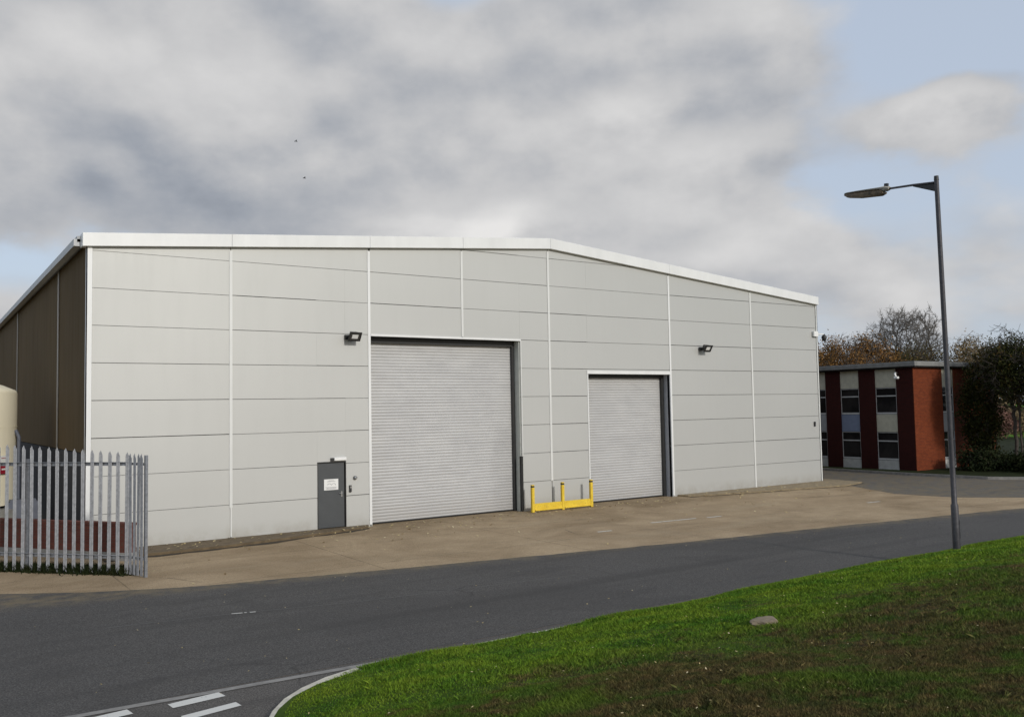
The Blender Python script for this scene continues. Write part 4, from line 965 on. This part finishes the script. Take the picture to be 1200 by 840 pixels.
# shrubs far across the field
for i, (x, y, rx, zt, mt, lb) in enumerate([(77.5, 15.9, 1.7, 2.9, 'pink', 'pinkish leafed shrub on the far grass'), (84, 17.0, 2.2, 2.6, 'tanleaf', 'pale tan bush on the far grass, behind the pinkish shrub')]):
    rg = random.Random(80+i); e = empty('shrub', (x, y, 0), lb, 'shrub'); cl = clump_pts(rg, (x, y, zt*.5), (rx, rx, zt*.5), 110); leaf_mesh('foliage', cl, .11, M[mt], e, 90+i, 40, .22)
    skel_mesh('stem', tree_skel(80+i, (x, y, 0), .4, (x, y, zt*.5), (rx, rx, zt*.5), 120, .25, .006, .05, 1, .2)[0], M['bark'], e, .005)
rg = random.Random(99); cl = []
for k in range(620):
    t = rg.random(); a = -30+t*150; r = 118+rg.uniform(-6, 10); x = CAM[0]+r*math.sin(R(30+t*50)); y = CAM[1]+r*math.cos(R(30+t*50))
    cl.append((x, y, rg.uniform(.3, 4.6+1.6*math.sin(t*40))))
for k in range(200): cl.append((rg.uniform(-170, -60), rg.uniform(70, 90), rg.uniform(.3, 6)))
o = leaf_mesh('distant_wood', cl, .34, M['farwood'], None, 7, 60, 1.0); tag(o, 'mass of distant woodland along the horizon', 'woodland', kind='stuff')

# ------------------------------------------------------------------ small things
def rock(name, c, rx, ry, rz, mat, label, seed):
    bm = bmesh.new(); bmesh.ops.create_icosphere(bm, subdivisions=4, radius=1); rg = random.Random(seed)
    ph_ = [(rg.uniform(0, 6), Vector((rg.gauss(0, 1), rg.gauss(0, 1), rg.gauss(0, 1)))*s) for s in (1.2, 1.6, 2.2, 3, 4.5, 6, 9, 13) for _ in (0, 1)]
    for v in bm.verts:
        k = 1+sum(math.sin(v.co.dot(d)+p)*.10/(1+i*.3) for i, (p, d) in enumerate(ph_)); v.co = Vector((v.co.x*rx*k, v.co.y*ry*k, v.co.z*rz*k))
        if v.co.z > rz*.62: v.co.z = rz*.62+(v.co.z-rz*.62)*.25
    bmesh.ops.translate(bm, verts=bm.verts, vec=c); me = bpy.data.meshes.new(name); bm.to_mesh(me); bm.free()
    o = mesh_obj(name, me, mat, smooth=True); me.set_sharp_from_angle(angle=R(28)); tag(o, label, 'stone'); return o
sz = float(bankz(np.array([5.1]), np.array([-18.0]))[0])
rock('stone', (5.1, -18.0, sz+.015), .19, .14, .085, M['stone'], 'flat buff stone lying in the grass of the bank', 3)
# tiny bits of pale litter / leaves on grass and yard
def scatter(name, n, fx, size, mat, label, cat, seed, thick=.3):
    r = np.random.RandomState(seed); p = fx(r, n); n = len(p); a = r.uniform(0, 6.28, n); s = size*r.uniform(.4, 1.4, n); t = np.stack([np.cos(a), np.sin(a), r.normal(0, .25, n)], -1)*s[:, None]; u = np.stack([-np.sin(a), np.cos(a), r.normal(0, .25, n)], -1)*(s*.55)[:, None]
    V_ = np.stack([p-t, p+u, p+t, p-u], 1); me = bpy.data.meshes.new(name); np_mesh(me, V_.reshape(-1, 3), np.arange(n*4).reshape(-1, 4)); tag(mesh_obj(name, me, mat), label, cat, kind='stuff')
def on_yard(r, n):
    x = r.uniform(.5, 30, n); y = -r.exponential(1.4, n)-.12; ok = (y > -(6.0+.18*x)); x = x[ok]; y = y[ok]
    z = np.where((x < 8) & (y > -1.4), .085, .016); z = np.where((x > 21.4) & (y > -2.1), .07, z); return np.stack([x, y, z], -1)
scatter('fallen_leaves', 650, on_yard, .045, M['litter'], 'scattered yellowish leaves and grit on the tan forecourt', 'leaves', 11)
def on_bank(r, n):
    x = r.uniform(-.2, 14, n); y = r.uniform(-24, -15.5, n); ok = x > leftx_np(y)+.3; x = x[ok]; y = y[ok]; return np.stack([x, y, bankz(x, y)+.035], -1)
scatter('leaf_litter', 420, on_bank, .013, M['litter'], 'small pale fallen leaves caught in the grass', 'leaves', 12)
def on_road(r, n):
    x = r.uniform(-2, 24, n); y = r.uniform(-13.9, -7, n); return np.stack([x, y, np.full(n, .016)], -1)
scatter('road_grit', 160, on_road, .018, M['litter'], 'tiny pale specks of grit on the asphalt road', 'grit', 13)
# two distant birds
def bird(c, label):
    e = empty('bird', c, label, 'bird', 'birds in flight over the warehouse')
    c = Vector(c); MB().tube([c+Vector((-.1, 0, 0)), c+Vector((-.04, 0, .01)), c+Vector((.05, 0, .01)), c+Vector((.11, 0, 0))], [.006, .028, .025, .006], 8).build('body', M['bird'], e)
    for s in (-1, 1): MB().add([tuple(c+Vector((.03, 0, .015))), tuple(c+Vector((-.04, 0, .015))), tuple(c+Vector((-.06, s*.14, .07))), tuple(c+Vector((-.02, s*.26, .03))), tuple(c+Vector((.02, s*.13, .075)))], [(0, 1, 2, 3, 4)]).build('wing', M['bird'], e)
bird((17.56, 31.36, 21.96), 'upper of the two tiny dark birds high in the grey cloud'); bird((18.08, 31.18, 19.46), 'lower of the two tiny dark birds high in the grey cloud')
